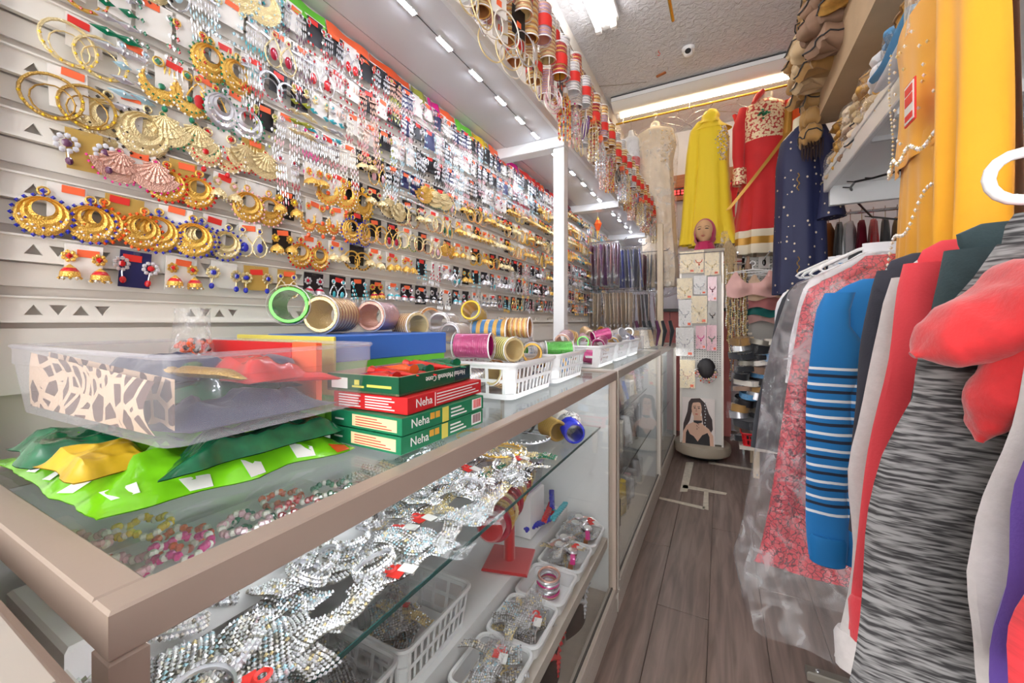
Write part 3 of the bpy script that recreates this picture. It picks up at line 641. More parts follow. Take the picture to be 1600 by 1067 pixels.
for (y, row) in spots:
    z = RZ[row]+.020; u, v = proj((XW, y, z-.035)); colour = None
    if v < -60 or (y > 4.2 and row > 7): continue
    cand = [q for q in Z[:-2] if q[0] <= u < q[1] and q[2] <= v < q[3]] or [Z[-2] if v < 345 else Z[-1]]
    q = cand[0]; d = R.choice(q[4]); M = R.choice(q[5]); B = R.choice(q[6]); C = R.choice(q[7]); rowpos[row] = rowpos.get(row, 0)+1
    if row == 1 and y < .62 and y > .3 and R.random() < .0: continue
    s = R.choice((1.2, 1.32)) if row < 4 else R.choice((1.45, 1.6))
    if row == 1: s = 1.0
    if d in ('tass', 'chan', 'leaf') and row > 3: s = 1.95
    wd = R.choice((.044, .052)); hh = R.choice((.045, .055)); sep = .017 if d in ('jhum', 'drop', 'tass', 'leaf') else .0225
    if d in ('disc', 'fan'): sep = .026 if y < .8 else .0235
    xo = XW+.011+R.uniform(0, .006); roll = R.uniform(-.05, .05); yaw = R.uniform(-.14, .14); Bk = 'gem_'+B
    if count < 300:
        lab = f"{NICE[M]} {DES[d][1]} earrings, {NICE.get(B, B)} beads, {NICE[C]} card, {ORD[row+1]} rail up, {onth(rowpos[row])} from left"
        t = T('earring_card', lab, 'earrings', (xo, y, z), (roll, R.uniform(.0, .06), yaw), 'earring cards on the slat wall')
        place('card', card_mesh(C, wd, hh), t)
        for sg in (-1, 1):
            e = place('earring', earring_mesh(d, M, Bk, s), t, loc=(.0015, sg*sep, -.003+R.uniform(-.002, .002)), rot=(R.uniform(-.12, .12), 0, R.uniform(-.2, .2)))
        tc = R.choice(('orange_tag', 'orange_tag', 'orange_tag', 'red_tag')) if R.random() < .8 else None
        if tc: place('price_tag', tag_mesh(tc), t, loc=(.0006, R.uniform(-.008, .008), R.uniform(-.004, .005)), rot=(R.uniform(-.1, .1), 0, 0))
        count += 1
    else:
        far.M = Matrix.Translation((xo, y, z)) @ Euler((roll, 0, yaw)).to_matrix().to_4x4()
        far.box(0, .0012, -wd/2, wd/2, -hh, .010, C); 
        if R.random() < .7: far.box(.0014, .0022, -.012, .012, -.005, .007, 'orange_tag')
        for sg in (-1, 1): DES[d][0](far, sg*sep, M, Bk, s)
far.M = None
if far.v: tag(far.build('far_earring_cards'), 'dense rows of silver and gold earrings at the far end of the wall', 'earrings', kind='stuff')

# ================================================================== DISPLAY CASES
XF, XB = -.36, -.885; ZT = .966
def case(y0, y1, label, fm, inner):
    t = T('display_case', label, 'display case', (0, 0, 0)); e = .028
    g = G(); g.box(XF-e, XF, y0, y1, ZT-.034, ZT, fm, .002); g.box(XB, XB+e, y0, y1, ZT-.034, ZT, fm, .002)
    g.box(XB+e, XF-e, y0, y0+.03, ZT-.034, ZT, fm, .002); g.box(XB+e, XF-e, y1-.02, y1, ZT-.034, ZT, fm, .002); g.build('top_frame', t, False)
    for x in (XF-e, XB):
        for y in (y0, y1-.022): g = G(); g.box(x, x+e, y, y+.022, .09, ZT-.034, fm, .002); g.build('corner_post', t, False)
    g = G(); g.box(XB, XF, y0, y1, 0, .075, 'alu_light', .002); g.build('plinth', t, False)
    g = G(); g.box(XF-.03, XF+.0, y0+.022, y1-.022, .075, .115, 'alu_light', .002); g.box(XF-.018, XF-.012, y0+.022, y1-.022, .115, .12, 'black_line'); g.build('bottom_rail', t, False)
    g = G(); g.box(XB+e, XF-e, y0+.03, y1-.02, ZT-.010, ZT-.004, 'glass_top'); g.build('top_glass', t, False)
    g = G(); g.box(XF-.016, XF-.012, y0+.022, y1-.022, .12, ZT-.034, 'glass'); g.build('front_glass', t, False)
    g = G(); g.box(XB+.004, XB+.01, y0+.022, y1-.022, .09, ZT-.034, 'white_gloss'); g.build('back_panel', t, False)
    g = G(); g.box(XB+.01, XF-.03, y1-.02, y1-.014, .09, ZT-.034, 'white_gloss'); g.build('side_panel', t, False)
    g = G(); g.box(XB+.01, XF-.03, y0+.004, y1-.022, .075, .095, 'deck_wood'); g.build('deck', t, False)
    g = G(); g.box(XF-.027, XF-.019, y0+.05, y1-.12, ZT-.038, ZT-.034, 'case_fill'); tag(g.build('fill_strip', t), 'added white fill light strip under the frame')  # glowing strip added out of view to brighten the case contents
    for zz, x1, mm in inner:
        g = G()
        if mm == 'glass':
            g.box(XB+.01, x1-.002, y0+.024, y1-.024, zz-.007, zz, 'glass'); g.box(x1-.002, x1, y0+.024, y1-.024, zz-.007, zz, 'glass_edge')
        else: g.box(XB+.01, x1, y0+.024, y1-.024, zz-.035 if mm != 'step' else zz-.08, zz, 'deck_wood' if mm == 'deck_wood' else 'white_gloss')
        g.build('shelf', t, False)
    return t
C1 = case(.11, 1.585, 'nearest glass display case with beige frame full of crystal jewellery', 'alu_beige', [(.745, -.42, 'glass'), (.39, -.56, 'step'), (.31, -.392, 'deck_wood')])
C2 = case(1.605, 2.90, 'middle glass display case with silver frame beyond the nearest case', 'alu_light', [(.70, -.45, 'glass'), (.42, -.42, 'glass')])
C3 = case(2.915, 3.98, 'farthest glass display case beside the spinner rack', 'alu_light', [(.70, -.45, 'glass'), (.42, -.42, 'glass')])
g = G(); g.box(-.92, -.315, -.75, .088, .0, .955, 'alu_beige', .006); g.box(-.92, -.325, -.75, .078, .955, .962, 'alu_light')
tag(g.build('counter'), 'beige counter block at the lower left corner in front of the case', 'counter')

# ---- rhinestone bracelets, baskets, trays
def bracelet_mesh(nr, nc, M, B, bend=0, kind=0):
    g = G(); p = .0058; rr = random.Random(nr*31+nc); ph = rr.uniform(0, 6)
    def zz(x, y): return .004+.0035*math.sin(x*70+ph)+.002*math.sin(y*120+ph)
    for i in range(nc):
        for j in range(nr):
            x = (i-(nc-1)/2)*p; y = (j-(nr-1)/2)*p+.003*math.sin(x*45+ph); z = zz(x, y); q = rr.random()
            k = (M if q < .5 else (B if q < .68 else ('silver' if q < .86 else ('steel_dull' if q < .95 else 'pale_gold')))); r = p*.52; tx, ty = rr.uniform(-.35, .35)*r, rr.uniform(-.35, .35)*r
            g.add([(x+r, y, z), (x, y+r, z), (x-r, y, z), (x, y-r, z), (x+tx, y+ty, z+r*1.1)], [(0, 1, 4), (1, 2, 4), (2, 3, 4), (3, 0, 4)], k)
    for j in range(nr):
        y = (j-(nr-1)/2)*p; g.tube([((i-(nc-1)/2)*p, y+.003*math.sin((i-(nc-1)/2)*p*45+ph), zz((i-(nc-1)/2)*p, y)-.0018) for i in range(0, nc, 2)], p*.42, 'steel_dull' if M == 'crystal' else M, 4, flat=.4)
    return g.mesh('bracelet')
BR = [bracelet_mesh(7, 24, 'crystal', 'silver'), bracelet_mesh(5, 26, 'crystal', 'pearl'), bracelet_mesh(9, 18, 'crystal', 'gem_iceblue'), bracelet_mesh(4, 28, 'pale_gold', 'crystal'), bracelet_mesh(5, 22, 'gem_green', 'crystal'), bracelet_mesh(6, 22, 'gem_black', 'silver')]
BN = ['wide crystal', 'slim crystal', 'broad mesh crystal', 'pale gold', 'green and crystal', 'black beaded']
def pocket(parent, x, y, wd, h, z=.006):
    g = G(); ph = R.random()*6
    g.grid(lambda a, b: ((a-.5)*wd, (b-.5)*h, z+.006*math.sin(a*5+ph)*math.sin(b*6+ph)+.012*math.sin(PI*a)*math.sin(PI*b)), 8, 8, 'plastic_wrap'); return g.build('plastic_sleeve', parent)
k = 0
def brace(x, y, z, i, rz, wrap=True, tagc=None, tilt=0, lab=''):
    global k; k += 1
    t = T('bracelet', f'{BN[i]} bracelet {lab}', 'bracelet', (x, y, z), (tilt, 0, rz), 'rhinestone bracelets in the nearest case'); place('band', BR[i], t)
    if wrap: pocket(t, 0, 0, .17, .06)
    if tagc:
        g = G(); g.box(.03, .062, -.035, -.012, .013, .014, 'red_tag'); g.box(.046, .066, -.05, -.022, .0145, .0155, 'paper_white'); g.torus((.046, -.008, .0145), .008, .003, 'red_tag', 12, 4, 'z'); g.build('price_tag', t)
# glass shelf of the near case
n = 0
for r_ in range(5):
    y = .17; q = 0
    while y < 1.02:
        x = -.475-.082*r_+R.uniform(-.008, .008); i = R.choice((0, 0, 1, 2, 2, 0, 3)) if r_ < 4 else R.choice((0, 3, 4)); q += 1; n += 1
        if y > .78: i = R.choice((0, 4, 5, 3, 0))
        brace(x, y, .7455+.004*R.random(), i, PI/2+R.uniform(-.5, .5) if R.random() < .7 else R.uniform(-.4, .4), R.random() < .2, R.random() < .10, 0, f'on the glass shelf, {ORD[r_+1]} row back, {onth(q)} from near end'); y += .052
for j in range(40):
    yy_ = .16+.021*j; brace(-.46-.36*R.random(), yy_, .756+.004*(j % 5), R.choice((0, 2, 2, 0, 1)), R.uniform(-.5, .7)+(PI/2 if j % 3 else 0), False, j % 13 == 6, R.uniform(-.12, .12), f'on top of the glass shelf pile, {onth(j+1)} from the near end')
ring = G()
for q in range(40):
    a = 2*PI*q/40
    for w_ in range(3): ring.gem((.031*math.cos(a), .031*math.sin(a), .004+.0055*w_), .0034, ['crystal', 'silver', 'crystal', 'steel_dull'][(q+w_) % 4])
ring.torus((0, 0, .009), .0295, .0035, 'silver', 28, 5, 'z', sy=1); ring = ring.mesh('band')
for j in range(34):
    x, y = -.46-.36*R.random(), .16+.026*j; o = place('bangle', ring, loc=(x, y, .762+.006*(j % 4)), rot=(R.uniform(-.5, .5), R.uniform(-.5, .5), R.random()*6)); tag(o, f'round crystal bangle on the glass shelf of the nearest case, {onth(j+1)} from the near end', 'bangle', 'round crystal bangles in the nearest case')
# pale bead strings and hoops seen through the top glass
for j, (x, y, c, nm) in enumerate(((-.455, .175, 'pink', 'pink satin'), (-.50, .19, 'blush', 'rose pearl'), (-.47, .25, 'pink', 'bright pink'), (-.56, .17, 'red', 'red glass'), (-.52, .27, 'orange', 'coral'), (-.46, .33, 'blush', 'blush'), (-.50, .36, 'green', 'green and gold'), (-.455, .42, 'red', 'red and crystal'), (-.60, .25, 'yellow', 'yellow'), (-.54, .44, 'orange', 'orange'), (-.47, .50, 'green', 'leaf green'), (-.62, .18, 'blush', 'pale rose'))):
    g = G(); m_ = 'gem_'+c
    for q in range(26): a = 2*PI*q/26; g.ell((.034*math.cos(a)*(1+.15*math.sin(3*a+j)), .028*math.sin(a)*(1+.1*math.sin(2*a)), .006+.004*math.sin(5*a)), (.006,)*3, m_ if q % 3 else 'pearl', 6, 4)
    o = g.build('bead_string'); o.location = (-.70+(x+.52)*.9, .20+(y-.17)*.95, .827+.009*(j % 3)); tag(o, f'{nm} bead string on the white riser under the top case glass', 'necklace')
g = G(); g.box(-.80, -.60, .15, .56, .7455, .82, 'white_gloss', .004); tag(g.build('display_riser'), 'white display riser under the bead strings in the nearest case', 'riser')
g = G(); g.box(-.60, -.435, .142, .152, .747, .80, 'paper_white'); tag(g.build('paper_strip'), 'white paper strip standing inside the near end of the nearest case', 'paper')
for j, (x, y, R_, m, nm) in enumerate(((-.62, 1.10, .085, 'pale_gold', 'large pale gold'), (-.60, 1.24, .09, 'silver', 'large silver'), (-.72, 1.14, .075, 'gold', 'gold beaded'), (-.56, 1.0, .06, 'gold', 'small gold'))):
    g = G(); g.torus((0, 0, .006), R_, .003, m, 30, 5, 'z')
    for q in range(36): a = 2*PI*q/36; g.gem((R_*math.cos(a), R_*math.sin(a), .010), .004, 'crystal' if q % 2 else m)
    g.tube([(-R_, 0, .012), (0, .01, .016), (R_*.9, .02, .012)], .0015, m, 4); o = g.build('headband'); o.location = (x, y, .746+.013*j); tag(o, f'{nm} crystal headband lying on the far half of the glass shelf', 'headband')
for j in range(12):
    x = -.50-.035*(j % 6); y = 1.03+.07*(j//6)+.02*R.random(); brace(x, y, .80 if False else .7465, R.choice((3, 3, 1, 4)), R.uniform(-.3, .3), False, False, 0, f'in the far gold bracelet patch, {ORD[j+1]} from the front')
# rolls at the far end of the glass shelf
for j, (x, y, m, nm) in enumerate(((-.50, 1.44, 'leopard', 'white and black spotted'), (-.58, 1.50, 'pearl', 'white zigzag'), (-.66, 1.40, 'gem_black', 'black beaded'), (-.56, 1.34, 'antique_gold', 'antique gold'), (-.73, 1.5, 'silver', 'silver mesh'), (-.48, 1.36, 'gem_blue', 'dark blue beaded'))):
    g = G(); pr = []
    for q in range(7): pr += [(.034, q*.013), (.037, q*.013+.006)]
    pr += [(.034, .09), (.028, .09), (.028, 0)]; g.lathe(pr, m, 22, (0, 0, 0), 'x', ms=None, close=True); o = g.build('cuff_roll'); o.location = (x, y, .785); o.rotation_euler = (0, 0, R.uniform(-.6, .2)-.7); tag(o, f'{nm} cuff roll at the far end of the glass shelf', 'bangles')
def basket(label, x0, x1, y0, y1, z, h, m='white_plastic', group=None, ns=(4, 10), rr=.008, cat='basket', slots=True):
    cx, cy = (x0+x1)/2, (y0+y1)/2; t = T('basket', label, cat, (cx, cy, z), group=group); a, b = (x1-x0)/2, (y1-y0)/2; tp = .90
    def rect(s, zz, rad=.022, n=4):
        pts = []
        for qx, qy, a0 in ((1, 1, 0), (-1, 1, PI/2), (-1, -1, PI), (1, -1, 1.5*PI)):
            for i in range(n+1): an = a0+PI/2*i/n; pts.append((qx*(a*s-rad)+rad*math.cos(an), qy*(b*s-rad)+rad*math.sin(an), zz))
        return pts
    g = G(); g.tube(rect(1, h-rr*.6), rr*.7, m, 6, True); g.build('rim', t)
    g = G(); n = 20
    def band(z0, z1):
        s0, s1 = tp+(1-tp)*z0/h, tp+(1-tp)*z1/h; p0, p1 = rect(s0, z0), rect(s1, z1); q0, q1 = rect(s0-.018, z0), rect(s1-.018, z1); N_ = len(p0)
        g.add(p0+p1+q0+q1, [(i, (i+1) % N_, N_+(i+1) % N_, N_+i) for i in range(N_)]+[(2*N_+i, 3*N_+i, 3*N_+(i+1) % N_, 2*N_+(i+1) % N_) for i in range(N_)]+[(i, 2*N_+i, 2*N_+(i+1) % N_, (i+1) % N_) for i in range(N_)]+[(N_+i, N_+(i+1) % N_, 3*N_+(i+1) % N_, 3*N_+i) for i in range(N_)], m)
    if slots:
        band(0, h*.14); band(h*.44, h*.54); band(h*.82, h)
        for sgn in (-1, 1):
            for i in range(ns[1]+1):
                yy = -1+2*i/ns[1]; s0, s1 = tp, .99; yy *= .86; wd = .006
                g.bar((sgn*a*s0*.99, yy*b*s0, .004), (sgn*a*.985, yy*b*s1, h*.9), wd, .003, m) if False else g.add([(sgn*a*s0*.985, yy*b*s0-wd/2, .004), (sgn*a*s0*.985, yy*b*s0+wd/2, .004), (sgn*a*.985, yy*b+wd/2, h*.9), (sgn*a*.985, yy*b-wd/2, h*.9), (sgn*a*s0*.965, yy*b*s0-wd/2, .004), (sgn*a*s0*.965, yy*b*s0+wd/2, .004), (sgn*a*.965, yy*b+wd/2, h*.9), (sgn*a*.965, yy*b-wd/2, h*.9)], [(0, 1, 2, 3), (7, 6, 5, 4), (0, 3, 7, 4), (1, 5, 6, 2)], m)
            for i in range(ns[0]+1):
                xx = -1+2*i/ns[0]; xx *= .8; wd = .009
                g.add([(xx*a*tp-wd/2, sgn*b*tp*.985, .004), (xx*a*tp+wd/2, sgn*b*tp*.985, .004), (xx*a+wd/2, sgn*b*.985, h*.9), (xx*a-wd/2, sgn*b*.985, h*.9), (xx*a*tp-wd/2, sgn*b*tp*.97, .004), (xx*a*tp+wd/2, sgn*b*tp*.97, .004), (xx*a+wd/2, sgn*b*.97, h*.9), (xx*a-wd/2, sgn*b*.97, h*.9)], [(0, 1, 2, 3), (7, 6, 5, 4), (0, 3, 7, 4), (1, 5, 6, 2)], m)
        # solid corners
        for qx in (-1, 1):
            for qy in (-1, 1):
                g.add([(qx*a*tp*.985, qy*b*tp*.80, 0), (qx*a*tp*.985, qy*b*tp*.985-qy*.02, 0), (qx*(a*tp-.02), qy*b*tp*.985, 0), (qx*a*tp*.76, qy*b*tp*.985, 0), (qx*a*.99, qy*b*.80, h*.9), (qx*a*.99, qy*(b-.02), h*.9), (qx*(a-.02), qy*b*.99, h*.9), (qx*a*.76, qy*b*.99, h*.9)], [(0, 1, 5, 4), (1, 2, 6, 5), (2, 3, 7, 6)], m)
    else: band(0, h)
    g.box(-a*tp+.006, a*tp-.006, -b*tp+.006, b*tp-.006, 0, .003, m); g.build('body', t)
    return t
# lower level of near case
for j, (y0, y1) in enumerate(((.13, .36), (.37, .60), (.61, .86))):
    basket(f'white slotted basket of crystal jewellery on the raised step, {ORD[j+1]} from the near end', -.80, -.565, y0, y1, .391, .10, group='baskets inside the nearest case')
    for q in range(12): brace(-.68+.05*R.uniform(-1, 1), (y0+y1)/2+.055*R.uniform(-1, 1), .40+.0075*q, R.choice((0, 2, 1, 0, 3)), R.uniform(0, 3), q == 11, q == 8, R.uniform(-.1, .1), f'inside the {ORD[j+1]} white basket in the case, {ORD[q+1]} from bottom')
for j in range(6):
    y0 = .56+.168*j; basket(f'small white tray of trinkets on the lower shelf, {ORD[j+1]} tray from the near end', -.548, -.402, y0, y0+.158, .311, .045, group='small trays inside the nearest case', rr=.009, slots=False)
    for q in range(12):
        x = -.475+.03*R.uniform(-1, 1); y = y0+.079+.035*R.uniform(-1, 1); zz = .322+.006*q
        if j == 3:   # stacks of bangles
            g = G()
            for w_ in range(1): g.torus((0, 0, 0), .03+.002*(q % 2), .0035, ['silver', 'rose_gold', 'gem_pink', 'silver', 'crystal'][q % 5], 24, 5, 'z')
            o = g.build('bangle'); o.location = (-.475+.003*(q % 3), y0+.08, .322+.0052*q); o.rotation_euler = (.05*(q % 3), .04, 0); tag(o, f'{["silver","rose gold","pink enamel","silver","crystal"][q%5]} bangle stacked in the fourth small tray, {ORD[q+1]} from the bottom', 'bangle')
        elif j in (4, 5) and 3 <= q < 9:  # watches
            g = G(); m = ['strap_brown', 'fabric_charcoal', 'silver', 'gem_pink', 'silver', 'rose_gold'][q-3]; 
            g.grid(lambda a, b: ((b-.5)*.016, (a-.5)*.11, .012*math.sin(PI*a)+.002), 10, 1, m); tw = T('watch', f'{["brown strap","charcoal strap","silver band","pink strap","steel band","rose gold band"][q-3]} wristwatch lying in the {ORD[j+1]} small tray', 'watch', (-.475+.045*math.cos(q*2.1)*.7, y0+.079+.04*math.sin(q*1.7)*.6, .318+.008*q), (0, 0, q*1.1)); g.build('strap', tw)
            g = G(); g.lathe([(.0001, 0), (.017, 0), (.018, .004), (.015, .008), (.0145, .0075), (.0001, .0075)], 'silver' if q % 2 else 'rose_gold', 20, (0, 0, .014), ms=['silver']*4+['paper_white']); g.build('dial', tw)
        else: brace(x, y, zz, (0, 3, 1, 2)[(q+j) % 4], R.uniform(-.4, .4)+(PI/2 if q % 3 else .6), q == 10, q == 9, R.uniform(-.3, .3), f'in the {ORD[j+1]} small tray, {ORD[q+1]} from the bottom') if q < 11 else None
# braided colour bracelets near the far side panel
for j, (x, y, m, nm) in enumerate(((-.62, 1.50, 'gem_turquoise', 'turquoise'), (-.60, 1.46, 'gem_red', 'coral red'), (-.68, 1.42, 'green_dark', 'dark green'), (-.56, 1.38, 'gem_blue', 'navy'), (-.72, 1.48, 'gem_black', 'black'), (-.52+.0, 1.47, 'gem_turquoise', 'sky blue'), (-.55, 1.43, 'gem_red', 'bright red'), (-.57, 1.52, 'gem_blue', 'deep blue'))):
    g = G()
    for q in range(3): g.tube([(math.sin(i*.9+q*2.1)*.006, (i-10)*.007, .012+.005*math.cos(i*.9+q*2.1)) for i in range(21)], .006, m, 6)
    o = g.build('braided_cord'); o.location = (x-.02, y-.05, .392+.008*j); o.rotation_euler = (0, 0, -1.0+.2*j); tag(o, f'{nm} braided bead cord on the raised step at the far end', 'bracelet')
bt = T('plastic_bin', 'lavender clear bin of yellow bangles at the far end of the case', 'bin', (-.68, 1.33, .392)); 
g = G(); g.grid(lambda a, b: (.10*math.copysign(abs(math.cos(2*PI*a))**.35, math.cos(2*PI*a))*(.85+.15*b), .07*math.copysign(abs(math.sin(2*PI*a))**.35, math.sin(2*PI*a))*(.85+.15*b), .1*b+.16), 24, 3, 'plastic_box', True); g.box(-.08, .08, -.055, .055, .158, .161, 'lavender_plastic')
g.tube([(.10*math.copysign(abs(math.cos(a))**.35, math.cos(a)), .07*math.copysign(abs(math.sin(a))**.35, math.sin(a)), .26) for a in [2*PI*i/24 for i in range(24)]], .004, 'lavender_plastic', 5, True); g.box(-.09, .09, -.06, .06, 0, .155, 'white_plastic', .004); g.build('bin_body', bt)
for q in range(5):
    g = G(); g.torus((0, 0, 0), .036, .006, 'gem_yellow' if q < 3 else 'pale_gold', 24, 6, 'z'); o = g.build('bangle'); o.location = (-.68, 1.33, .565+.013*q); o.rotation_euler = (.1*q, .1, 0); tag(o, f'yellow bangle in the lavender bin, {ORD[q+1]} from the bottom', 'bangle')
# red velvet bangle stand
t = T('bangle_stand', 'red velvet t bar stand holding gold bangles on the step', 'display stand', (-.60, 1.13, .391), .25)
g = G(); g.box(-.072, .072, -.072, .072, 0, .01, 'velvet_red', .003); g.build('base', t); g = G(); g.lathe([(.018, .01), (.017, .19)], 'velvet_red', 14); g.build('column', t)
g = G(); g.lathe([(.0001, -.23), (.028, -.23), (.036, -.222), (.036, .23), (.0001, .235)], 'velvet_red', 24, (0, 0, .215), 'y'); o = g.build('bar', t)
for j in range(15):
    yy = -.185+.029*j; m = ['gem_crimson', 'gold', 'gold', 'pale_gold', 'gem_red'][j % 5]; g = G(); rr = .043+.004*(j % 2); g.torus((0, 0, 0), rr, .0055 if j % 5 else .009, m, 26, 6, 'y')
    for q in range(20): a = 2*PI*q/20; g.gem((rr*math.cos(a), 0, rr*math.sin(a)+0), .0075, 'pale_gold' if j % 2 else m, .8)
    o = g.build('bangle'); c_, s_ = math.cos(.25), math.sin(.25); o.location = (-.60-yy*s_, 1.13+yy*c_, .391+.215-.003); o.rotation_euler = (.12*math.sin(j), 0, .25+.1*math.sin(j*2)); tag(o, f'{["crimson","gold","gold","pale gold","red"][j%5]} bangle on the velvet bar, {onth(j+1)} from the near end', 'bangle', 'bangles on the velvet bar')
# dark necklace busts standing on the deck of the near case
for j, (y, m2) in enumerate(((1.36, 'silver'), (1.10, 'gem_red'), (.88, 'pale_gold'))):
    t = T('necklace_bust', f'dark brown necklace bust with {["silver","red stone","pale gold"][j]} pendants behind the lower glass', 'display bust', (-.455, y, .096), .0)
    g = G(); g.grid(lambda a, b: (.03*math.cos((a-.5)*PI)-.02*b, (a-.5)*.2*(1-.35*b*b), .185*b), 10, 8, 'poster_black'); g.build('bust_panel', t)
    g = G()
    for q in range(9): g.gem((.03, (q-4)*.014, .115-.007*(4-abs(q-4))**1.2), .009, m2, 1.3)
    for q in range(5): g.gem((.032, 0, .08-.014*q), .012-.0018*q, m2, 1.5)
    for q in range(4): g.gem((.02, .06, .15-.016*q), .008-.001*q, m2, 1.6); g.gem((.02, -.06, .14-.016*q), .008-.001*q, m2, 1.6)
    g.build('necklace', t)

# ================================================================== ON THE CASE TOPS
# baskets with bangle rolls
BK = [(.85, 1.135), (1.15, 1.44), (1.63, 1.93), (1.95, 2.25), (2.28, 2.56)]
for j, (y0, y1) in enumerate(BK):
    basket(f'white slotted basket of bangle rolls on the case top, {ORD[j+1]} from the near end', -.70, -.44, y0, y1, ZT+.001, .093, group='white baskets on the case tops')
def roll_mesh(cols, n, r=.031, L_=.09, tubey=True):
    g = G(); pr = []; ms = []
    for i in range(n):
        h = L_*i/n; pr += [(r-.0015, h), (r, h+L_/n*.35), (r-.0005, h+L_/n*.75)]; c = cols[i % len(cols)]; ms += [c, c, c]
    pr += [(r-.0015, L_), (r-.006, L_), (r-.006, 0)]; ms += [cols[-1], cols[-1], cols[0], cols[0]]
    g.lathe(pr, cols[0], 24, (0, 0, -L_/2), 'z', ms=ms, close=True); me = g.mesh('bangles')
    g = G(); g.lathe([(r+.0018, -L_/2-.004), (r+.0018, L_/2+.004)], 'plastic_tube', 20); g.lathe([(r+.002, -L_/2-.004), (r+.0032, -L_/2-.001)], 'white_plastic', 20); g.lathe([(r+.002, L_/2+.004), (r+.0032, L_/2+.001)], 'white_plastic', 20)
    return me, g.mesh('plastic_sleeve')
for nm_, c_ in (('magenta_b', (190, 46, 120)), ('lime_b', (172, 188, 36)), ('blue_b', (70, 140, 200)), ('green_b', (76, 184, 50)), ('lilac_b', (196, 166, 200)), ('copper_b', (214, 150, 96)), ('white_b', (232, 224, 214)), ('violet_b', (90, 86, 190)), ('orange_b', (236, 140, 60)), ('scar_b', (200, 40, 44))):
    mat(nm_, c_, .22, metal=.35, coat=.5)
RT = dict(magenta=(['magenta_b', 'magenta_b', 'plum' if False else 'magenta_b'], 18), lime=(['lime_b', 'pale_gold'], 16), bluegold=(['blue_b', 'blue_b', 'blue_b', 'gold', 'gold', 'gold'], 24), gold=(['gold', 'pale_gold', 'copper_b'], 18), green=(['green_b'], 18), lilac=(['lilac_b', 'rose_gold'], 18), copper=(['copper_b', 'pale_gold'], 16), white=(['white_b', 'silver'], 18), violet=(['violet_b', 'violet_b', 'silver'], 16), orange=(['orange_b', 'gold', 'green_b'], 18), scarlet=(['scar_b', 'scar_b', 'gold'], 20), silver=(['silver', 'crystal'], 18), yellow=(['gem_yellow'], 10))
RM = {k_: roll_mesh(v_[0], v_[1]) for k_, v_ in RT.items()}
def roll(kind, loc, rot, sc, label, group):
    t = T('bangle_roll', label, 'bangles', loc, rot, group); t.scale = (sc, sc, sc); place('bangles', RM[kind][0], t); place('plastic_sleeve', RM[kind][1], t); return t
# big rolls in front of the wall: pixel centre, at given wall-offset depth X
for (u, v, X, kd, sc, rz, nm) in ((462, 478, -.80, 'green', 1.2, (PI/2, 0, .75), 'bright green'), (520, 492, -.74, 'copper', 1.2, (PI/2, 0, .45), 'gold and white'), (592, 494, -.73, 'lilac', 1.1, (PI/2, 0, .40), 'pale lilac'),
        (640, 508, -.70, 'copper', 1.0, (PI/2, 0, 1.2), 'copper glitter'), (694, 505, -.70, 'white', 1.0, (PI/2, 0, .3), 'pearly white'), (668, 497, -.80, 'gold', 1.0, (PI/2, 0, .9), 'gold'), (741, 490, -.68, 'yellow', 1.0, (PI*.42, 0, .3), 'plain yellow'), (712, 520, -.64, 'white', .9, (PI/2, 0, .2), 'frosted white')):
    p = at_x(u, v, X); roll(kd, p, rz, sc, f'{nm} bangle roll in the heap before the earring wall', 'bangle rolls heaped by the wall')
for (u, v, X, kd, sc, rz, nm) in ((740, 540, -.555, 'magenta', 1.0, (0, PI/2, .25), 'magenta'), (790, 545, -.50, 'lime', 1.0, (0, PI/2, -.55), 'lime green'), (805, 512, -.56, 'gold', 1.0, (0, PI/2, .2), 'gold ended'), (768, 517, -.62, 'bluegold', 1.15, (0, PI/2, .2), 'blue and gold striped'), (830, 550, -.50, 'bluegold', .95, (PI/2, 0, .5), 'sky blue')):
    p = at_x(u, v, X); roll(kd, p, rz, sc, f'{nm} bangle roll lying on top of the nearest white basket', 'bangle rolls on the first basket')
kinds = ['lilac', 'gold', 'orange', 'white', 'lilac', 'violet', 'copper', 'green', 'silver', 'scarlet', 'bluegold', 'magenta']
for j, (y0, y1) in enumerate(BK):
    for q in range(10 if j else 6):
        x = -.50-.07*(q % 3)+R.uniform(-.01, .01); yy = y0+.05+(y1-y0-.1)*((q//3)/3 if j else (q//3)/2); kd = R.choice(kinds); zz = ZT+.045+(.05 if q > 4 or j == 0 else .0)+(.035 if q > 7 else 0)
        if j == 0: zz = ZT+.05
        roll(kd, (x, yy, zz), (R.uniform(1.2, 1.9), 0, R.uniform(-1.2, 1.2)), R.uniform(.85, 1.0), f'{kd} bangle roll inside the {ORD[j+1]} white basket, {onth(q+1)} in the heap', 'bangle rolls inside the baskets')
for q in range(20):   # heap along the wall behind the baskets
    yy = 1.0+.145*q+R.uniform(-.02, .02); kd = R.choice(kinds)
    if abs(yy-1.70) < .06: yy += .1
    roll(kd, (-.79+R.uniform(-.04, .03), yy, ZT+.034+(.02 if q % 2 else 0)), (PI/2, 0, R.uniform(-1, 1)), .95, f'{kd} bangle roll on the case tops against the wall, {onth(q+1)} from the near end', 'bangle rolls against the wall')
bx = T('clear_box', 'clear plastic box of wrapped jewellery on the farthest part of the middle case', 'box', (-.58, 2.72, ZT+.001)); g = G(); g.box(-.12, .12, -.10, .10, 0, .10, 'plastic_box', .006); g.build('box_body', bx)
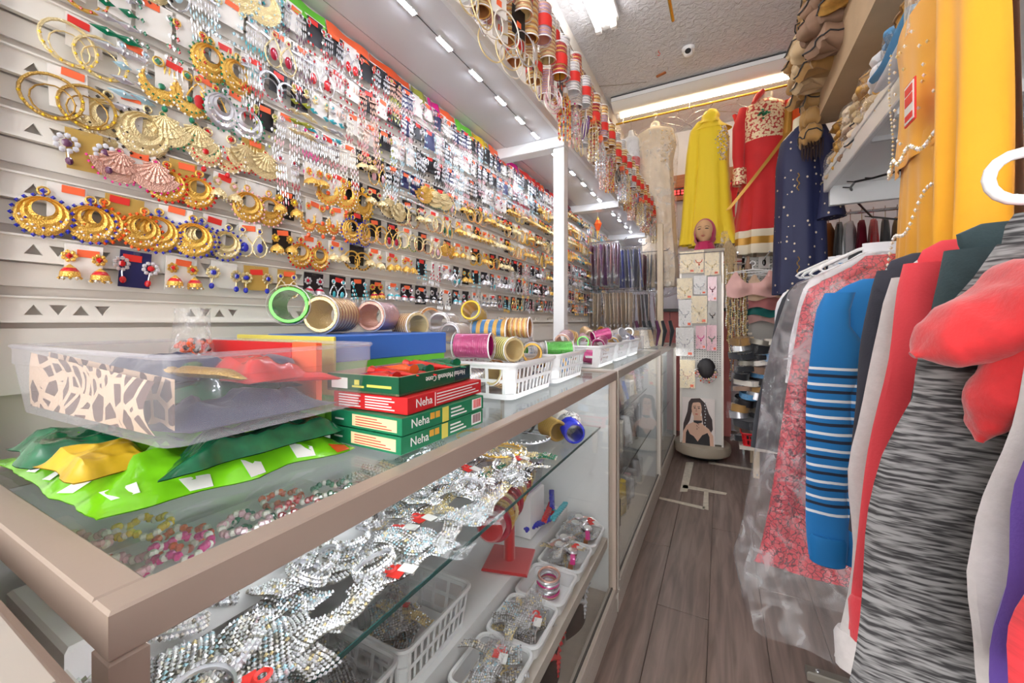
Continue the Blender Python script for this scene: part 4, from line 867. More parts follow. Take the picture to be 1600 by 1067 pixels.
for j in range(6):
    g = G(); g.box(-.05, .05, -.035, .035, 0, .018, ['card_white', 'fabric_beige', 'gem_blush'][j % 3], .003); o = g.build('wrapped_packet'); o.location = (-.58+.03*(j % 2), 2.70+.03*(j % 3), ZT+.008+.019*j*.8); tag(o, f'{["white","beige","pink"][j%3]} wrapped packet in the clear box, {ORD[j+1]} from the bottom', 'packet')
for j in range(9):
    g = G(); y = 2.95+.11*j; z0 = ZT+.002; wd = .045; m = ['fabric_beige', 'pearl', 'fabric_taupe'][j % 3]
    g.grid(lambda a, b: ((.06-.02*b)*math.cos(2*PI*a)*(1+.15*math.sin(6*PI*a)), (.05-.02*b)*math.sin(2*PI*a), .13*b), 18, 4, m, True); g.grid(lambda a, b: ((.065-.01*b)*math.cos(2*PI*a), (.055-.01*b)*math.sin(2*PI*a)*(1+.1*math.sin(10*PI*a)), .001+.15*b), 18, 4, 'plastic_wrap', True)
    o = g.build('trimming_bundle'); o.location = (-.56+.04*(j % 2), y, z0); tag(o, f'{["beige","pearl","taupe"][j%3]} wrapped trimming bundle on the farthest case, {ORD[j+1]} from the near end', 'bundle')
# product boxes
def carton(label, loc, rz, sx, sy, sz, side, top=None, open_=False):
    t = T('product_box', label, 'box', loc, rz)
    g = G()
    if not open_: g.box(0, sx, 0, sy, 0, sz, side, .001)
    else:
        g.box(0, sx, 0, sy, 0, .003, 'cardboard')
        for a in ((0, sx, 0, .002), (0, sx, sy-.002, sy), (0, .002, 0, sy), (sx-.002, sx, 0, sy)): g.box(a[0], a[1], a[2], a[3], 0, sz, side)
        for a in ((.002, sx-.002, .002, .004), (.002, sx-.002, sy-.004, sy-.002), (.002, .004, .002, sy-.002), (sx-.004, sx-.002, .002, sy-.002)): g.box(a[0], a[1], a[2], a[3], 0, sz+.0006, 'cardboard')
    g.build('carton', t, False)
    return t
def on_end(x, z, y=-.0006): return Matrix.Translation((x, y, z)) @ Euler((PI/2, 0, 0)).to_matrix().to_4x4()      # face towards -Y
def on_side(y, z, sx): return Matrix.Translation((sx+.0006, y, z)) @ Euler((PI/2, 0, PI/2)).to_matrix().to_4x4()  # face towards +X
SX, SY, SZ = .155, .215, .026; bx0, by0 = -.562, .437
for j, (lab, cl) in enumerate((('green product box with cream label panel at the bottom of the stack', 'box_green'), ('green product box second from the bottom of the stack', 'box_green'), ('red product box with white printing on the two green boxes', 'box_red'))):
    rz = [-.02, -.02, .03][j]; t = carton(lab, (bx0+[0, 0, -.004][j], by0+[0, .002, .01][j], ZT+.001+j*(SZ+.001)), rz, SX, SY, SZ, cl)
    put_text('Neha', .019, 'print_white', t, on_side(.018, .008, SX))
    g = G()
    if cl == 'box_green':
        g.box(.05, .145, -.0006, 0, .004, .022, 'box_cream'); g.build('label_panel', t, False); g = G(); g.box(SX, SX+.0006, .092, .108, .001, .025, 'print_yellow'); g.build('emblem', t, False); g = G()
        for q in range(4): g.box(.058, .135-.01*q, -.001, -.0006, .006+.004*q, .0072+.004*q, 'box_red')
        for q in range(3): g.box(SX, SX+.0006, .115, .16-.008*q, .005+.006*q, .0075+.006*q, 'print_white'); 
        g.box(SX, SX+.0006, .178, .208, .004, .023, 'print_white')
        for q in range(9): g.box(SX+.0006, SX+.001, .181+.0028*q, .1822+.0028*q, .007, .022, 'box_red' if j else 'maroon')
        for y in (.062, .075): g.box(SX, SX+.0006, y, y+.01, .012, .022, 'print_orange')
        g.box(.01, .03, -.0006, 0, .010, .0125, 'print_white')
    else:
        for q in range(5): g.box(.012, .06-.004*(q % 2), -.0006, 0, .004+.0042*q, .0058+.0042*q, 'print_white'); g.box(.07, .13-.006*(q % 3), -.0006, 0, .004+.0042*q, .0058+.0042*q, 'print_white')
        for q in range(4): g.box(SX, SX+.0006, .072, .205-.012*(q % 3), .005+.005*q, .0068+.005*q, 'print_white')
        g.box(SX, SX+.0006, .067, .0678, .002, .024, 'print_white')
    build_boxes(g, 'print_line', t)
t = carton('open dark green box of wrapped cones on top of the red box', (bx0-.012, by0+.004, ZT+.0825), .05, .150, .205, .028, 'box_dkgreen', open_=True)
m_ = on_side(.185, .021, .150) @ Euler((0, 0, PI)).to_matrix().to_4x4(); put_text('Herbal Mehendi Cone', .0135, 'print_white', t, m_)
g = G(); g.box(.01, .045, -.0006, 0, .005, .022, 'print_white'); g.box(.055, .08, -.0006, 0, .008, .011, 'print_yellow'); g.box(.086, .135, -.0006, 0, .010, .014, 'print_yellow'); g.box(.06, .07, -.0006, 0, .012, .02, 'print_yellow'); g.box(.150, .1506, .15, .2, .004, .026, 'box_teal'); build_boxes(g, 'print_line', t)
for j in range(9):
    g = G(); L_ = .10; m = ['red_pack', 'red_pack', 'gem_orange', 'red_pack', 'green_dark', 'red_pack', 'red_pack', 'green_dark', 'green_dark'][j]
    g.tube([(0, 0, 0), (L_*.12, 0, 0), (L_*.2, 0, 0), (L_*.7, 0, 0), (L_, 0, 0)], [.011, .007, .0115, .006, .001], m, 8, flat=.8); o = g.build('wrapped_cone'); yy = by0+.03+.02*j; o.location = (bx0+.02+.02*(j % 2) if j % 2 else bx0+.115, yy, ZT+.108+.004*(j % 3)); o.rotation_euler = (0, .03, (0 if j % 2 else PI)+.2*math.sin(j*3)); tag(o, f'{"green" if "green" in m else ("orange" if "orange" in m else "red")} foil wrapped cone in the open box, {ORD[j+1]} from the front', 'cone')
# blue-and-green box behind
t = T('gift_box', 'box with blue lid and lime green base behind the open box', 'box', (-.83, .50, ZT+.001), -.10); g = G(); g.box(0, .20, 0, .31, 0, .125, 'box_lime', .002); g.build('box_base', t, False); g = G(); g.box(-.003, .203, -.003, .313, .118, .168, 'box_blue', .002); g.build('lid', t, False)
# clear storage box
CB = T('storage_box', 'clear plastic storage box with giraffe print sheet resting on green bags', 'box', (-.705, .318, 1.03), .03)
a_, b_, h_ = .222, .138, .095
def rrect(a, b, z, r=.02, n=4):
    pts = []
    for qx, qy, a0 in ((1, 1, 0), (-1, 1, PI/2), (-1, -1, PI), (1, -1, 1.5*PI)):
        for i in range(n+1): an = a0+PI/2*i/n; pts.append((qx*(a-r)+r*math.cos(an), qy*(b-r)+r*math.sin(an), z))
    return pts
g = G(); rings = [(.93, 0), (.985, h_*.72), (.985, h_*.73), (1.0, h_*.74), (1.0, h_)]; N_ = 20; V = []
for s_, z_ in rings: V += rrect(a_*s_, b_*s_, z_)
g.add(V, [(r_*N_+i, r_*N_+(i+1) % N_, (r_+1)*N_+(i+1) % N_, (r_+1)*N_+i) for r_ in range(4) for i in range(N_)]+[tuple(range(N_))[::-1]], 'plastic_box'); g.tube(rrect(a_*1.003, b_*1.003, h_), .003, 'plastic_box', 5, True); g.build('box_body', CB)
# content of the box
ct = T('giraffe_pouch', 'giraffe print pouch inside the clear storage box', 'pouch', (-.80, .200, 1.036), .03)
g = G(); g.grid(lambda a, b: (-.10+.36*a, -.006-.010*math.sin(PI*b)*math.sin(3+5*a)+.03*b*0, .001+.078*b*(1-.25*a)), 24, 6, 'giraffe_print'); g.grid(lambda a, b: (-.10+.36*(1-a), .012, .001+.078*b*(.75+.25*a)), 12, 3, 'giraffe_print'); g.build('pouch_body', ct)
from mathutils import noise as NZ
def crumple(name, label, cat, pts, m, amp, z0, seed, nx=44, ny=30, thick=.012, mats=None):
    (x0, y0), (x1, y1), (x2, y2), (x3, y3) = pts; g = G()
    def fn(a, b, top):
        x = (x0*(1-a)+x1*a)*(1-b)+(x3*(1-a)+x2*a)*b; y = (y0*(1-a)+y1*a)*(1-b)+(y3*(1-a)+y2*a)*b
        e = min(1, 7*min(a, 1-a))*min(1, 6*min(b, 1-b)); sc = 1
        w_ = (1-abs(NZ.noise(Vector((x*16+seed, y*16, seed*.7)))*2.2))*1.0+(1-abs(NZ.noise(Vector((x*38+seed, y*38, 3)))*2.2))*.45
        jx = .014*NZ.noise(Vector((y*16, seed, 1)))+.002*NZ.noise(Vector((y*60, seed, 5))); jy = .018*NZ.noise(Vector((x*13, seed, 2)))+.002*NZ.noise(Vector((x*60, seed, 6)))
        return (x+jx, y+jy, z0+(thick*e+amp*max(0, w_)*e*.8+.001 if top else 0)+.0005)
    g.grid(lambda a, b: fn(a, b, True), nx, ny, m); g.grid(lambda a, b: fn(a, 1-b, False), nx, ny, m); return g.build(name), fn
o, fn = crumple('snack_bag', 'x', 'bag', [(-.88, .155), (-.53, .155), (-.495, .43), (-.86, .46)], 'green_bag', .022, ZT+.001, 5, thick=.02); tag(o, 'bright green glossy plastic bag flattened under the storage box', 'bag')
g = G()
for (a, b, q) in ((.90, .10, 0), (.965, .5, 1), (.96, .75, 2), (.72, .06, 3), (.52, .06, 4), (.965, .92, 5), (.36, .06, 6), (.2, .07, 7), (.965, .3, 8)):
    g = G(); pts = [fn(min(1, max(0, a+da)), min(1, max(0, b+db)), True) for da, db in ((-.03, -.045), (.03, -.035), (.032, .04), (-.02, .05))]
    g.add([(x_, y_, z_+.0012) for x_, y_, z_ in pts], [(0, 1, 2, 3)], 'print_white' if q != 5 else 'gem_orange'); g.build('print_patch', o)
o, _ = crumple('foil_bag', 'x', 'bag', [(-.84, .155), (-.70, .15), (-.66, .24), (-.82, .26)], 'green_dark', .01, ZT+.024, 9, thick=.014); tag(o, 'dark green foil bag tucked under the left of the storage box', 'bag')
o, _ = crumple('snack_bag', 'x', 'bag', [(-.70, .15), (-.59, .15), (-.58, .22), (-.68, .23)], 'yellow_pack', .008, ZT+.028, 11, thick=.012); tag(o, 'yellow foil packet tucked under the near corner of the storage box', 'packet')
o, _ = crumple('snack_bag', 'x', 'bag', [(-.60, .24), (-.52, .2), (-.515, .43), (-.64, .45)], 'green_dark', .012, ZT+.026, 15, thick=.016); tag(o, 'dark green glossy bag on the bright green one along the box side', 'bag')
for j, (x, y, z, sx, sy, m, nm) in enumerate(((-.66, .315, 1.036, .28, .19, 'fabric_navy', 'navy foil'), (-.71, .325, 1.058, .24, .18, 'green_dark', 'dark green foil'), (-.62, .35, 1.078, .15, .10, 'red_pack', 'maroon and gold foil'), (-.73, .29, 1.080, .20, .12, 'fabric_navy', 'dark blue wrapped'))):
    o, _ = crumple('foil_packet', 'x', 'packet', [(x-sx/2, y-sy/2), (x+sx/2, y-sy/2), (x+sx/2, y+sy/2), (x-sx/2, y+sy/2)], m, .018, z, 20+j, 30, 22, .012); tag(o, f'{nm} packet lying inside the clear storage box', 'packet')
g = G(); g.box(-.90, -.62, .408, .42, 1.035, 1.126, 'box_red', .001); pass
for j, (x, y, z, rz, m, nm) in enumerate(((-.60, .28, 1.09, .3, 'antique_gold', 'gold and brown'), (-.68, .30, 1.095, -.5, 'green_dark', 'dark green'), (-.56, .38, 1.075, 1.0, 'red_pack', 'red'), (-.76, .34, 1.09, .9, 'yellow_pack', 'yellow'), (-.64, .40, 1.095, -.2, 'fabric_navy', 'navy'))):
    g2 = G(); g2.tube([(-.06, 0, 0), (-.05, 0, 0), (-.035, 0, .002), (.03, 0, .004), (.055, 0, 0), (.06, 0, 0)], [.012, .006, .014, .012, .004, .001], m, 10, flat=.55); o = g2.build('wrapped_cone'); o.location = (x, y, z); o.rotation_euler = (0, .06, rz); tag(o, f'{nm} foil wrapped cone lying in the clear storage box', 'cone')
o = tag(g.build('red_card'), 'red cardboard sheet standing at the back of the storage box', 'card'); 
g = G(); g.box(-.62, -.56, .41, .42, 1.035, 1.127, 'orange_tag', .001); tag(g.build('orange_card'), 'orange card standing beside the red one in the storage box', 'card')
g = G(); g.box(-.90, -.60, .474, .478, 1.03, 1.134, 'print_yellow', .001); tag(g.build('yellow_card'), 'thin yellow card behind the storage box', 'card')
p = Vector((-.845, .37, 1.112)); t = T('bead_bag', 'crumpled clear bag with brown beads standing on the storage box', 'bag', p)
g = G(); g.grid(lambda a, b: (.05*(1-.6*b+.5*b*b*b)*math.cos(2*PI*a)*(1+.15*math.sin(6*PI*a+4*b)), .03*(1-.3*b)*math.sin(2*PI*a), -.012+.085*b), 18, 8, 'plastic_wrap', True); g.build('plastic_sleeve', t); g = G()
for q in range(40): g.ell((R.uniform(-.032, .032), R.uniform(-.016, .016), R.uniform(-.010, .016)), (.0048,)*3, 'gem_orange' if q % 3 else 'giraffe', 6, 4)
g.build('beads', t)
# thin wire basket strip of shadows on the glass (wire hanger loops in case)
# ================================================================== CONTENTS OF THE FARTHER CASES
pk = ['fabric_beige', 'pearl', 'fabric_taupe', 'silver', 'box_blue', 'maroon', 'pale_gold', 'gem_black', 'cardboard', 'gem_blush', 'leopard', 'gem_yellow', 'fabric_white']
pn = ['beige', 'pearly', 'taupe', 'silver', 'blue', 'maroon', 'pale gold', 'black', 'tan', 'blush', 'spotted', 'yellow', 'white']
for ci, (y0, y1, cname_) in enumerate(((1.64, 2.86, 'middle'), (2.95, 3.94, 'farthest'))):
    for lv, zz in enumerate((.096, .421, .701)):
        y = y0; q = 0
        while y < y1-.08:
            for dx in range(2):
                q += 1; j = R.randrange(len(pk)); hh = R.uniform(.07, .19) if lv != 1 else R.uniform(.06, .2); wd = R.uniform(.05, .09); kind_ = R.randrange(3); x = -.52-.17*dx+R.uniform(-.015, .01)
                nm = f'{pn[j]} {["wrapped packet","roll","pouch"][kind_]} in the {cname_} case, {["bottom","middle","top"][lv]} level, {onth(q)} from the near end'
                g = G()
                if kind_ == 0: g.box(-.045, .045, -wd/2, wd/2, 0, hh, pk[j], .006); nmn = 'wrapped_packet'
                elif kind_ == 1: g.lathe([(.0001, 0), (wd/2, .003), (wd/2, hh*.5), (wd/2*.96, hh), (.012, hh+.002), (.0001, hh-.01)], pk[j], 14); nmn = 'roll'
                else: g.grid(lambda a, b: (.045*(1-b*.4)*math.cos(2*PI*a)*(1+.12*math.sin(8*PI*a+b*4)), wd/2*(1-b*.3)*math.sin(2*PI*a), hh*b), 16, 5, pk[j], True); nmn = 'pouch'
                t = T(nmn, nm, 'packet', (x, y+wd/2, zz), R.uniform(-.3, .3)); g.build('body', t)
                if q % 2: 
                    g = G(); g.grid(lambda a, b: (.052*math.cos(2*PI*a)*(1+.1*math.sin(10*PI*a)), (wd/2+.008)*math.sin(2*PI*a), .001+(hh+.01)*b), 16, 4, 'plastic_wrap', True); g.build('plastic_sleeve', t)
            y += wd+.018

# ================================================================== HANGING STOCK AT THE CANOPY EDGE
t = T('hanging_rail', 'thin steel rail above the canopy edge that carries bangle rolls', 'rail', (-.585, 2.2, 2.37)); g = G(); g.tube([(0, -1.9, 0), (0, 2.5, 0)], .005, 'chrome', 6); g.build('rail', t)
for y in (.9, 1.7, 2.75, 3.83): g = G(); g.box(-.05, .004, y-2.2-.006, y-2.2+.006, -.345, .004, 'white_paint'); g.build('bracket', t)
hang_kinds = ['scarlet', 'gold', 'copper', 'white', 'gold', 'copper', 'scarlet', 'silver', 'lilac', 'gold', 'white', 'copper', 'gold', 'lilac', 'silver']
y = .60; q = 0
def loop(g, z): g.tube([(0, 0, z), (0, 0, z+.03)], .0012, 'plastic_tube', 4)
while y < 4.2:
    q += 1
    for lv in range(3):
        kd = hang_kinds[(q*4+lv*7) % len(hang_kinds)]; x = (-.585, -.555, -.60)[lv]+.015*(q % 2); zt = 2.345-.02*(q % 3)-(0, .09, .175)[lv]
        t = T('bangle_roll', f'{kd} bangle roll hanging {("high", "midway", "low")[lv]} at the canopy edge, {onth(q)} from the near end', 'bangles', (x, y+(0, .038, .02)[lv], zt-.07), (0, 0, R.uniform(0, 6)), 'bangle rolls hanging at the canopy edge'); place('bangles', RM[kd][0], t); place('plastic_sleeve', RM[kd][1], t)
        t.scale = (.95, .95, 1.25 if lv != 2 else 1.0)
        g = G(); loop(g, .045); g.tube([(-.02, 0, .045), (0, 0, .055), (.02, 0, .045)], .0015, 'plastic_tube', 4); g.build('hang_loop', t)
        if (q+lv) % 2 == 0: g = G(); g.lathe([(.0335, -.02), (.0335, .012)], ['red_tag', 'orange_tag', 'red_tag', 'card_white'][(q+lv) % 4], 16); g.build('paper_band', t)
    y += .078
y = .60; q = 0
while y < 4.3:
    q += 1; kind_ = q % 5; z = 2.10-.02*(q % 3); x = -.56+.03*(q % 2)
    if y < 1.35 or kind_ == 0:
        t = T('hoop_card', f'card with large pale hoops hanging under the canopy edge, {onth(q)} piece from the near end', 'hoops', (x-.02, y, z-.03), (0, 0, R.uniform(-.4, .4)), 'pieces hanging low at the canopy edge')
        g = G(); g.box(-.001, .001, -.03, .03, -.03, .055, ['card_black', 'card_white', 'card_white'][q % 3]); g.build('card', t, False)
        for s_ in (-1, 1):
            g = G(); g.torus((.003*s_, .03*s_, -.055), .05 if y < 1.3 else .035, .0022, ['silver', 'pearl', 'pale_gold'][q % 3], 26, 5, 'x'); g.build('hoop', t)
        g = G(); g.box(.0012, .002, -.01, .01, -.005, .012, 'orange_tag'); g.build('price_tag', t)
    elif kind_ in (1, 3):
        m = ['gold', 'pale_gold', 'rose_gold', 'silver'][q % 4]
        t = T('tassel_bunch', f'{NICE[m]} bead tassel bunch hanging below the rolls, {onth(q)} piece from the near end', 'tassels', (x, y, z-.02), 0, 'pieces hanging low at the canopy edge')
        for s_ in range(9):
            g = G(); a = s_*.7; 
            for r_ in range(9): g.gem((.022*math.cos(a)*(1+.1*r_/9), .022*math.sin(a), -.012-.0175*r_), .0055, m if (r_+s_) % 3 else ['gem_red', 'pearl', 'pearl', 'crystal'][q % 4], 1.4)
            g.tube([(.01*math.cos(a), .01*math.sin(a), .03), (.022*math.cos(a), .022*math.sin(a), -.01), (.024*math.cos(a), .022*math.sin(a), -.16)], .0012, m, 4); g.build('strand', t)
        g = G(); g.box(-.012, .012, -.012, .012, .02, .045, 'orange_tag' if q % 2 else 'card_white'); g.build('header_tag', t)
    elif kind_ == 2:
        t = T('bagged_jewellery', f'clear bag of beaded jewellery hanging below the rolls, {onth(q)} piece from the near end', 'bag', (x, y, z-.03), R.uniform(-.5, .5), 'pieces hanging low at the canopy edge')
        g = G(); g.grid(lambda a, b: (.018*math.sin(PI*b)*math.cos(2*PI*a), .04*math.sin(2*PI*a), .05-.17*b), 14, 6, 'plastic_wrap', True); g.build('plastic_sleeve', t)
        g = G()
        for s_ in range(26): g.gem((R.uniform(-.01, .01), R.uniform(-.025, .025), R.uniform(-.10, .03)), .006, ['gem_pink', 'crystal', 'pale_gold', 'gem_blush'][s_ % 4]); 
        g.build('beads', t); g = G(); g.box(.019, .02, -.012, .012, -.03, -.005, 'orange_tag'); g.build('price_tag', t)
    else:
        m = ['gem_pink', 'gem_black', 'gem_blush', 'gem_purple'][q % 4]
        t = T('hair_band_bunch', f'{["pink","black","blush","purple"][q%4]} looped band bunch hanging below the rolls, {onth(q)} piece from the near end', 'hair bands', (x, y, z-.06), R.uniform(-.5, .5), 'pieces hanging low at the canopy edge')
        for s_ in range(6): g = G(); g.torus((.004*s_-.012, .006*math.sin(s_*2), -.012*math.sin(s_)), .036, .0022, m if s_ % 2 else 'pearl', 20, 4, 'x'); g.build('band', t)
        g = G(); g.box(-.001, .001, -.02, .02, .02, .075, 'card_white'); g.build('card', t, False)
    y += .062
# small lantern ornament
t = T('paper_ornament', 'small orange and gold ornament dangling under the far canopy', 'ornament', at_y(934, 350, 2.9)); g = G(); g.lathe([(.0001, .06), (.012, .03), (.03, 0), (.012, -.05), (.0001, -.09)], 'gem_orange', 6, ms=['gold', 'gem_orange', 'gem_orange', 'gold']); g.tube([(0, 0, .06), (0, 0, .22)], .001, 'white_plastic', 4); g.build('ornament_body', t)

# ---- packets on hooks at the far end of the slat wall
def hook_row(y, z, cols, n, x0, x1, label, ph=.36, pw=.12):
    t = T('wall_hook', f'long chrome display hook holding {label}', 'hook', (XW+.01, y, z)); g = G(); g.tube([(0, 0, 0), (x1-XW+.03, 0, .0), (x1-XW+.05, 0, .02)], .004, 'chrome', 6); g.build('hook_wire', t)
    for i in range(n):
        x = x0+(x1-x0)*i/(n-1); m = cols[i % len(cols)]; p = T('hanging_packet', f'{m[1]} cloth packet among {label}, {onth(i+1)} from the wall', 'packet', (x, y, z), (R.uniform(-.06, .06), R.uniform(-.1, .05), R.uniform(-.15, .15)), label)
        g = G(); g.grid(lambda a, b: (.006*math.cos(2*PI*a)*math.sin(PI*min(1, b*1.2+.1)), pw/2*(1 if abs(math.sin(2*PI*a)) > .5 else .96)*math.sin(2*PI*a), -.03-(ph-.04)*b), 10, 6, m[0], True); g.build('folded_cloth', p)
        g = G(); g.box(-.0075, .0075, -pw/2-.004, pw/2+.004, -ph, -.005, 'plastic_wrap'); g.build('plastic_sleeve', p)
PU = [('violet_cloth', 'violet'), ('maroon', 'maroon'), ('violet_cloth', 'purple'), ('gem_plum', 'plum'), ('bra_rose', 'rose')]; BL = [('royal', 'royal blue'), ('fabric_black', 'black'), ('royal', 'bright blue'), ('fabric_navy', 'navy')]
BG = [('fabric_beige', 'beige'), ('hair_straw', 'straw'), ('fabric_cream', 'cream'), ('bra_beige', 'peach')]; MX = [('fabric_black', 'black'), ('fabric_navy', 'navy'), ('bra_beige', 'tan'), ('maroon', 'maroon')]
hook_row(3.15, 1.80, PU, 13, -.93, -.70, 'purple packets high on the far wall')
hook_row(3.45, 1.80, BL, 9, -.78, -.60, 'blue packets high on the far wall')
hook_row(3.80, 1.80, MX, 9, -.70, -.46, 'dark packets high on the far wall')
hook_row(3.20, 1.42, BG, 11, -.93, -.62, 'beige packets low on the far wall')
hook_row(3.75, 1.44, BG+MX, 9, -.76, -.50, 'mixed packets low on the far wall')
for j in range(12):
    g = G(); g.tube([(0, 0, 0), (.02, 0, -.08), (0, 0, -.2)], [.012, .016, .006], 'fabric_black' if j % 3 else 'gem_plum', 8); o = g.build('hair_bun'); o.location = (-.9+.05*j, 3.3+.04*(j % 2), 1.17); tag(o, f'dark hair accessory bundle under the beige packets, {onth(j+1)} from the wall', 'hair piece')

# ================================================================== DRESSES ON THE ROD
def sack(g, prof, m, folds=(0, 0), n=40, cap=True, cx=0, cy=0, ph=0, sq=1.0, m_of=None):
    """prof rows: (z, half width, half depth, x shift)"""
    rows = []
    for k, (z, hw, hd, dx) in enumerate(prof):
        t = k/(len(prof)-1); ring = []
        for i in range(n):
            a = 2*PI*i/n; c, s_ = math.cos(a), math.sin(a); f = 1+folds[0]*t*math.sin(folds[1]*a+ph)+folds[0]*.5*t*math.sin(folds[1]*1.7*a+2*ph)
            ring.append((cx+dx+hw*math.copysign(abs(c)**sq, c)*(.5+.5*f), cy+hd*s_*f, z))
        rows.append(ring)
    V = [p for r_ in rows for p in r_]
    groups = {}
    for k in range(len(rows)-1):
        mm = m_of(prof[k][0]) if m_of else m
        for i in range(n): groups.setdefault(mm, []).append((k*n+i, (k+1)*n+i, (k+1)*n+(i+1) % n, k*n+(i+1) % n))
    b = len(g.v); V2 = V if g.M is None else [tuple(g.M @ Vector(p)) for p in V]; g.v += V2
    for mm, fs in groups.items(): kk = g.k(mm); g.f += [tuple(b+i for i in f) for f in fs]; g.m += [kk]*len(fs)
def interp(rows, n):
    out = []
    for i in range(n+1):
        t = i/n*(len(rows)-1); k = min(int(t), len(rows)-2); f = t-k; f2 = f
        out.append(tuple(rows[k][j]*(1-f2)+rows[k+1][j]*f2 for j in range(4)))
    return out
def hook_part(t, z, m='chrome'):
    g = G(); g.torus((0, 0, z), .018, .002, m, 12, 5, 'y', -PI*.5, PI); g.tube([(0, 0, z-.018), (0, 0, z-.07)], .002, m, 5); g.build('hanger_hook', t)
def arm(t, pts, rs, m, name='sleeve', flat=.7):
    g = G(); g.tube(pts, rs, m, 12, flat=flat); return g.build(name, t)
# yellow
t = T('dress', 'bright yellow long dress with draped scarf on a torso form above the spinner rack', 'dress', (-.075, 4.0, ROD[1]), .1)
hook_part(t, -.008)
g = G(); sack(g, interp([(-.06, .02, .02, 0), (-.075, .045, .04, .01), (-.16, .05, .05, 0), (-.20, .10, .07, 0), (-.25, .17, .09, 0)], 10), 'fabric_yellow'); g.build('torso_form', t)
g = G(); sack(g, interp([(-.10, .045, .05, 0), (-.17, .075, .06, 0), (-.23, .125, .08, 0), (-.34, .14, .10, .01), (-.55, .135, .10, .01), (-.80, .15, .10, .01), (-1.05, .175, .11, .01), (-1.29, .205, .12, .02)], 26), 'fabric_yellow', (.10, 7)); g.build('dress_body', t)
g = G(); sack(g, interp([(-.085, .055, .055, .0), (-.12, .075, .07, .0), (-.17, .07, .075, -.01), (-.2, .10, .09, -.02)], 10), 'fabric_yellow', (.12, 5)); sack(g, interp([(-.17, .05, .055, -.07), (-.24, .06, .06, -.11), (-.45, .065, .06, -.135), (-.8, .07, .06, -.155), (-1.1, .07, .06, -.175), (-1.27, .075, .06, -.19)], 20), 'fabric_yellow', (.14, 4)); g.build('scarf', t)
g = G()
for q in range(170):
    a = R.random(); z = -.26-.30*a; x = .08+.05*math.sin(a*PI)*R.uniform(-1, 1)+R.uniform(-.012, .03); x = min(x, .138); g.gem((x, -.105*math.sqrt(max(.02, 1-((x-.01)/.145)**2))-.004, z), R.uniform(.005, .010), R.choice(('pale_gold', 'silver', 'crystal', 'pearl')))
g.build('beadwork', t, kind='stuff')
g = G(); sack(g, interp([(-1.18, .09, .10, .09), (-1.33, .12, .12, .09)], 3), 'sheer_white', (.12, 6)); g.build('sheer_hem', t)
# red
t = T('dress', 'red long dress with cream embroidered bodice and gold banded hem on a torso form', 'dress', (.335, 4.0, ROD[1]), .05); hook_part(t, -.008)
g = G(); sack(g, interp([(-.02, .02, .02, .02), (-.03, .042, .04, .02), (-.10, .046, .045, .01), (-.17, .07, .06, 0), (-.22, .12, .07, 0)], 8), 'fabric_creamband'); g.build('torso_form', t)
g = G(); sack(g, interp([(-.09, .075, .055, .0), (-.13, .15, .08, .0), (-.25, .165, .10, 0), (-.44, .155, .10, 0)], 12), 'embroidery'); g.build('bodice', t)
hem = lambda z: 'fabric_red' if z > -1.20 else ('fabric_creamband' if z > -1.25 else ('fabric_goldband' if z > -1.31 else 'fabric_creamband'))
g = G(); sack(g, interp([(-.43, .155, .10, 0), (-.7, .17, .11, 0), (-1.0, .20, .13, 0), (-1.2, .235, .14, 0), (-1.40, .245, .15, 0)], 40), 'fabric_red', (.12, 9), m_of=hem); g.build('skirt', t)
arm(t, [(-.14, 0, -.13), (-.19, -.02, -.30), (-.20, -.05, -.55), (-.19, -.06, -.70)], [.05, .052, .045, .04], 'fabric_red'); arm(t, [(.15, 0, -.13), (.20, .0, -.32), (.21, 0, -.6)], [.05, .055, .045], 'fabric_red')
g = G(); sack(g, interp([(-.66, .052, .045, -.19), (-.80, .055, .045, -.19)], 4), 'embroidery', cy=-.06); g.build('cuff', t)
g = G(); g.tube([(-.02, -.05, -.03), (-.06, -.055, -.07), (-.09, -.06, -.12)], [.04, .05, .03], 'fabric_red', 10, flat=.5)
g.grid(lambda a, b: (-.24+.05*math.sin(b*5)+.07*a, .02-.05*math.sin(6*a+b*3)*.4, -.15-.9*b), 8, 16, 'fabric_red'); g.build('veil', t)
g = G(); g.grid(lambda a, b: (.13-.38*b-.05*b*b+.032*a*1.2, -.115-.045*math.sin(b*PI*.9)-.002*a, -.44-.58*b+.01*a), 2, 18, 'fabric_goldband'); g.build('gold_border', t)
g = G()
for q in range(14): a = q*.9; g.ell((-.02+.028*math.cos(a)*R.random()*1.4, -.108, -.24+.03*math.sin(a)*R.random()*1.4), (.012, .006, .008), 'green_dark', 6, 4)
g.build('green_motif', t)
for x in (-.16,):
    pass
# cream gown in plastic
t = T('gown', 'long cream gown in a clear plastic cover hanging left of the yellow dress', 'dress', (-.545, 3.98, ROD[1]), .0); hook_part(t, -.008)
g = G(); sack(g, interp([(-.07, .02, .02, 0), (-.085, .042, .04, 0), (-.15, .045, .045, 0)], 5), 'fabric_creamband'); g.build('torso_form', t)
g = G(); sack(g, interp([(-.13, .06, .05, 0), (-.17, .16, .08, 0), (-.30, .185, .10, 0), (-.48, .15, .09, 0), (-.70, .16, .09, 0), (-1.1, .145, .09, .03), (-1.5, .15, .09, .05), (-1.64, .14, .09, .05)], 36), 'fabric_cream', (.12, 8)); g.build('dress_body', t)
g = G(); sack(g, interp([(-.12, .06, .06, 0), (-.16, .18, .10, 0), (-.31, .205, .12, 0), (-.7, .18, .11, 0), (-1.1, .165, .11, .03), (-1.5, .175, .11, .05), (-1.70, .15, .09, .06), (-1.74, .05, .03, .05)], 30), 'plastic_bag', (.10, 6)); g.build('plastic_cover', t)
g = G()
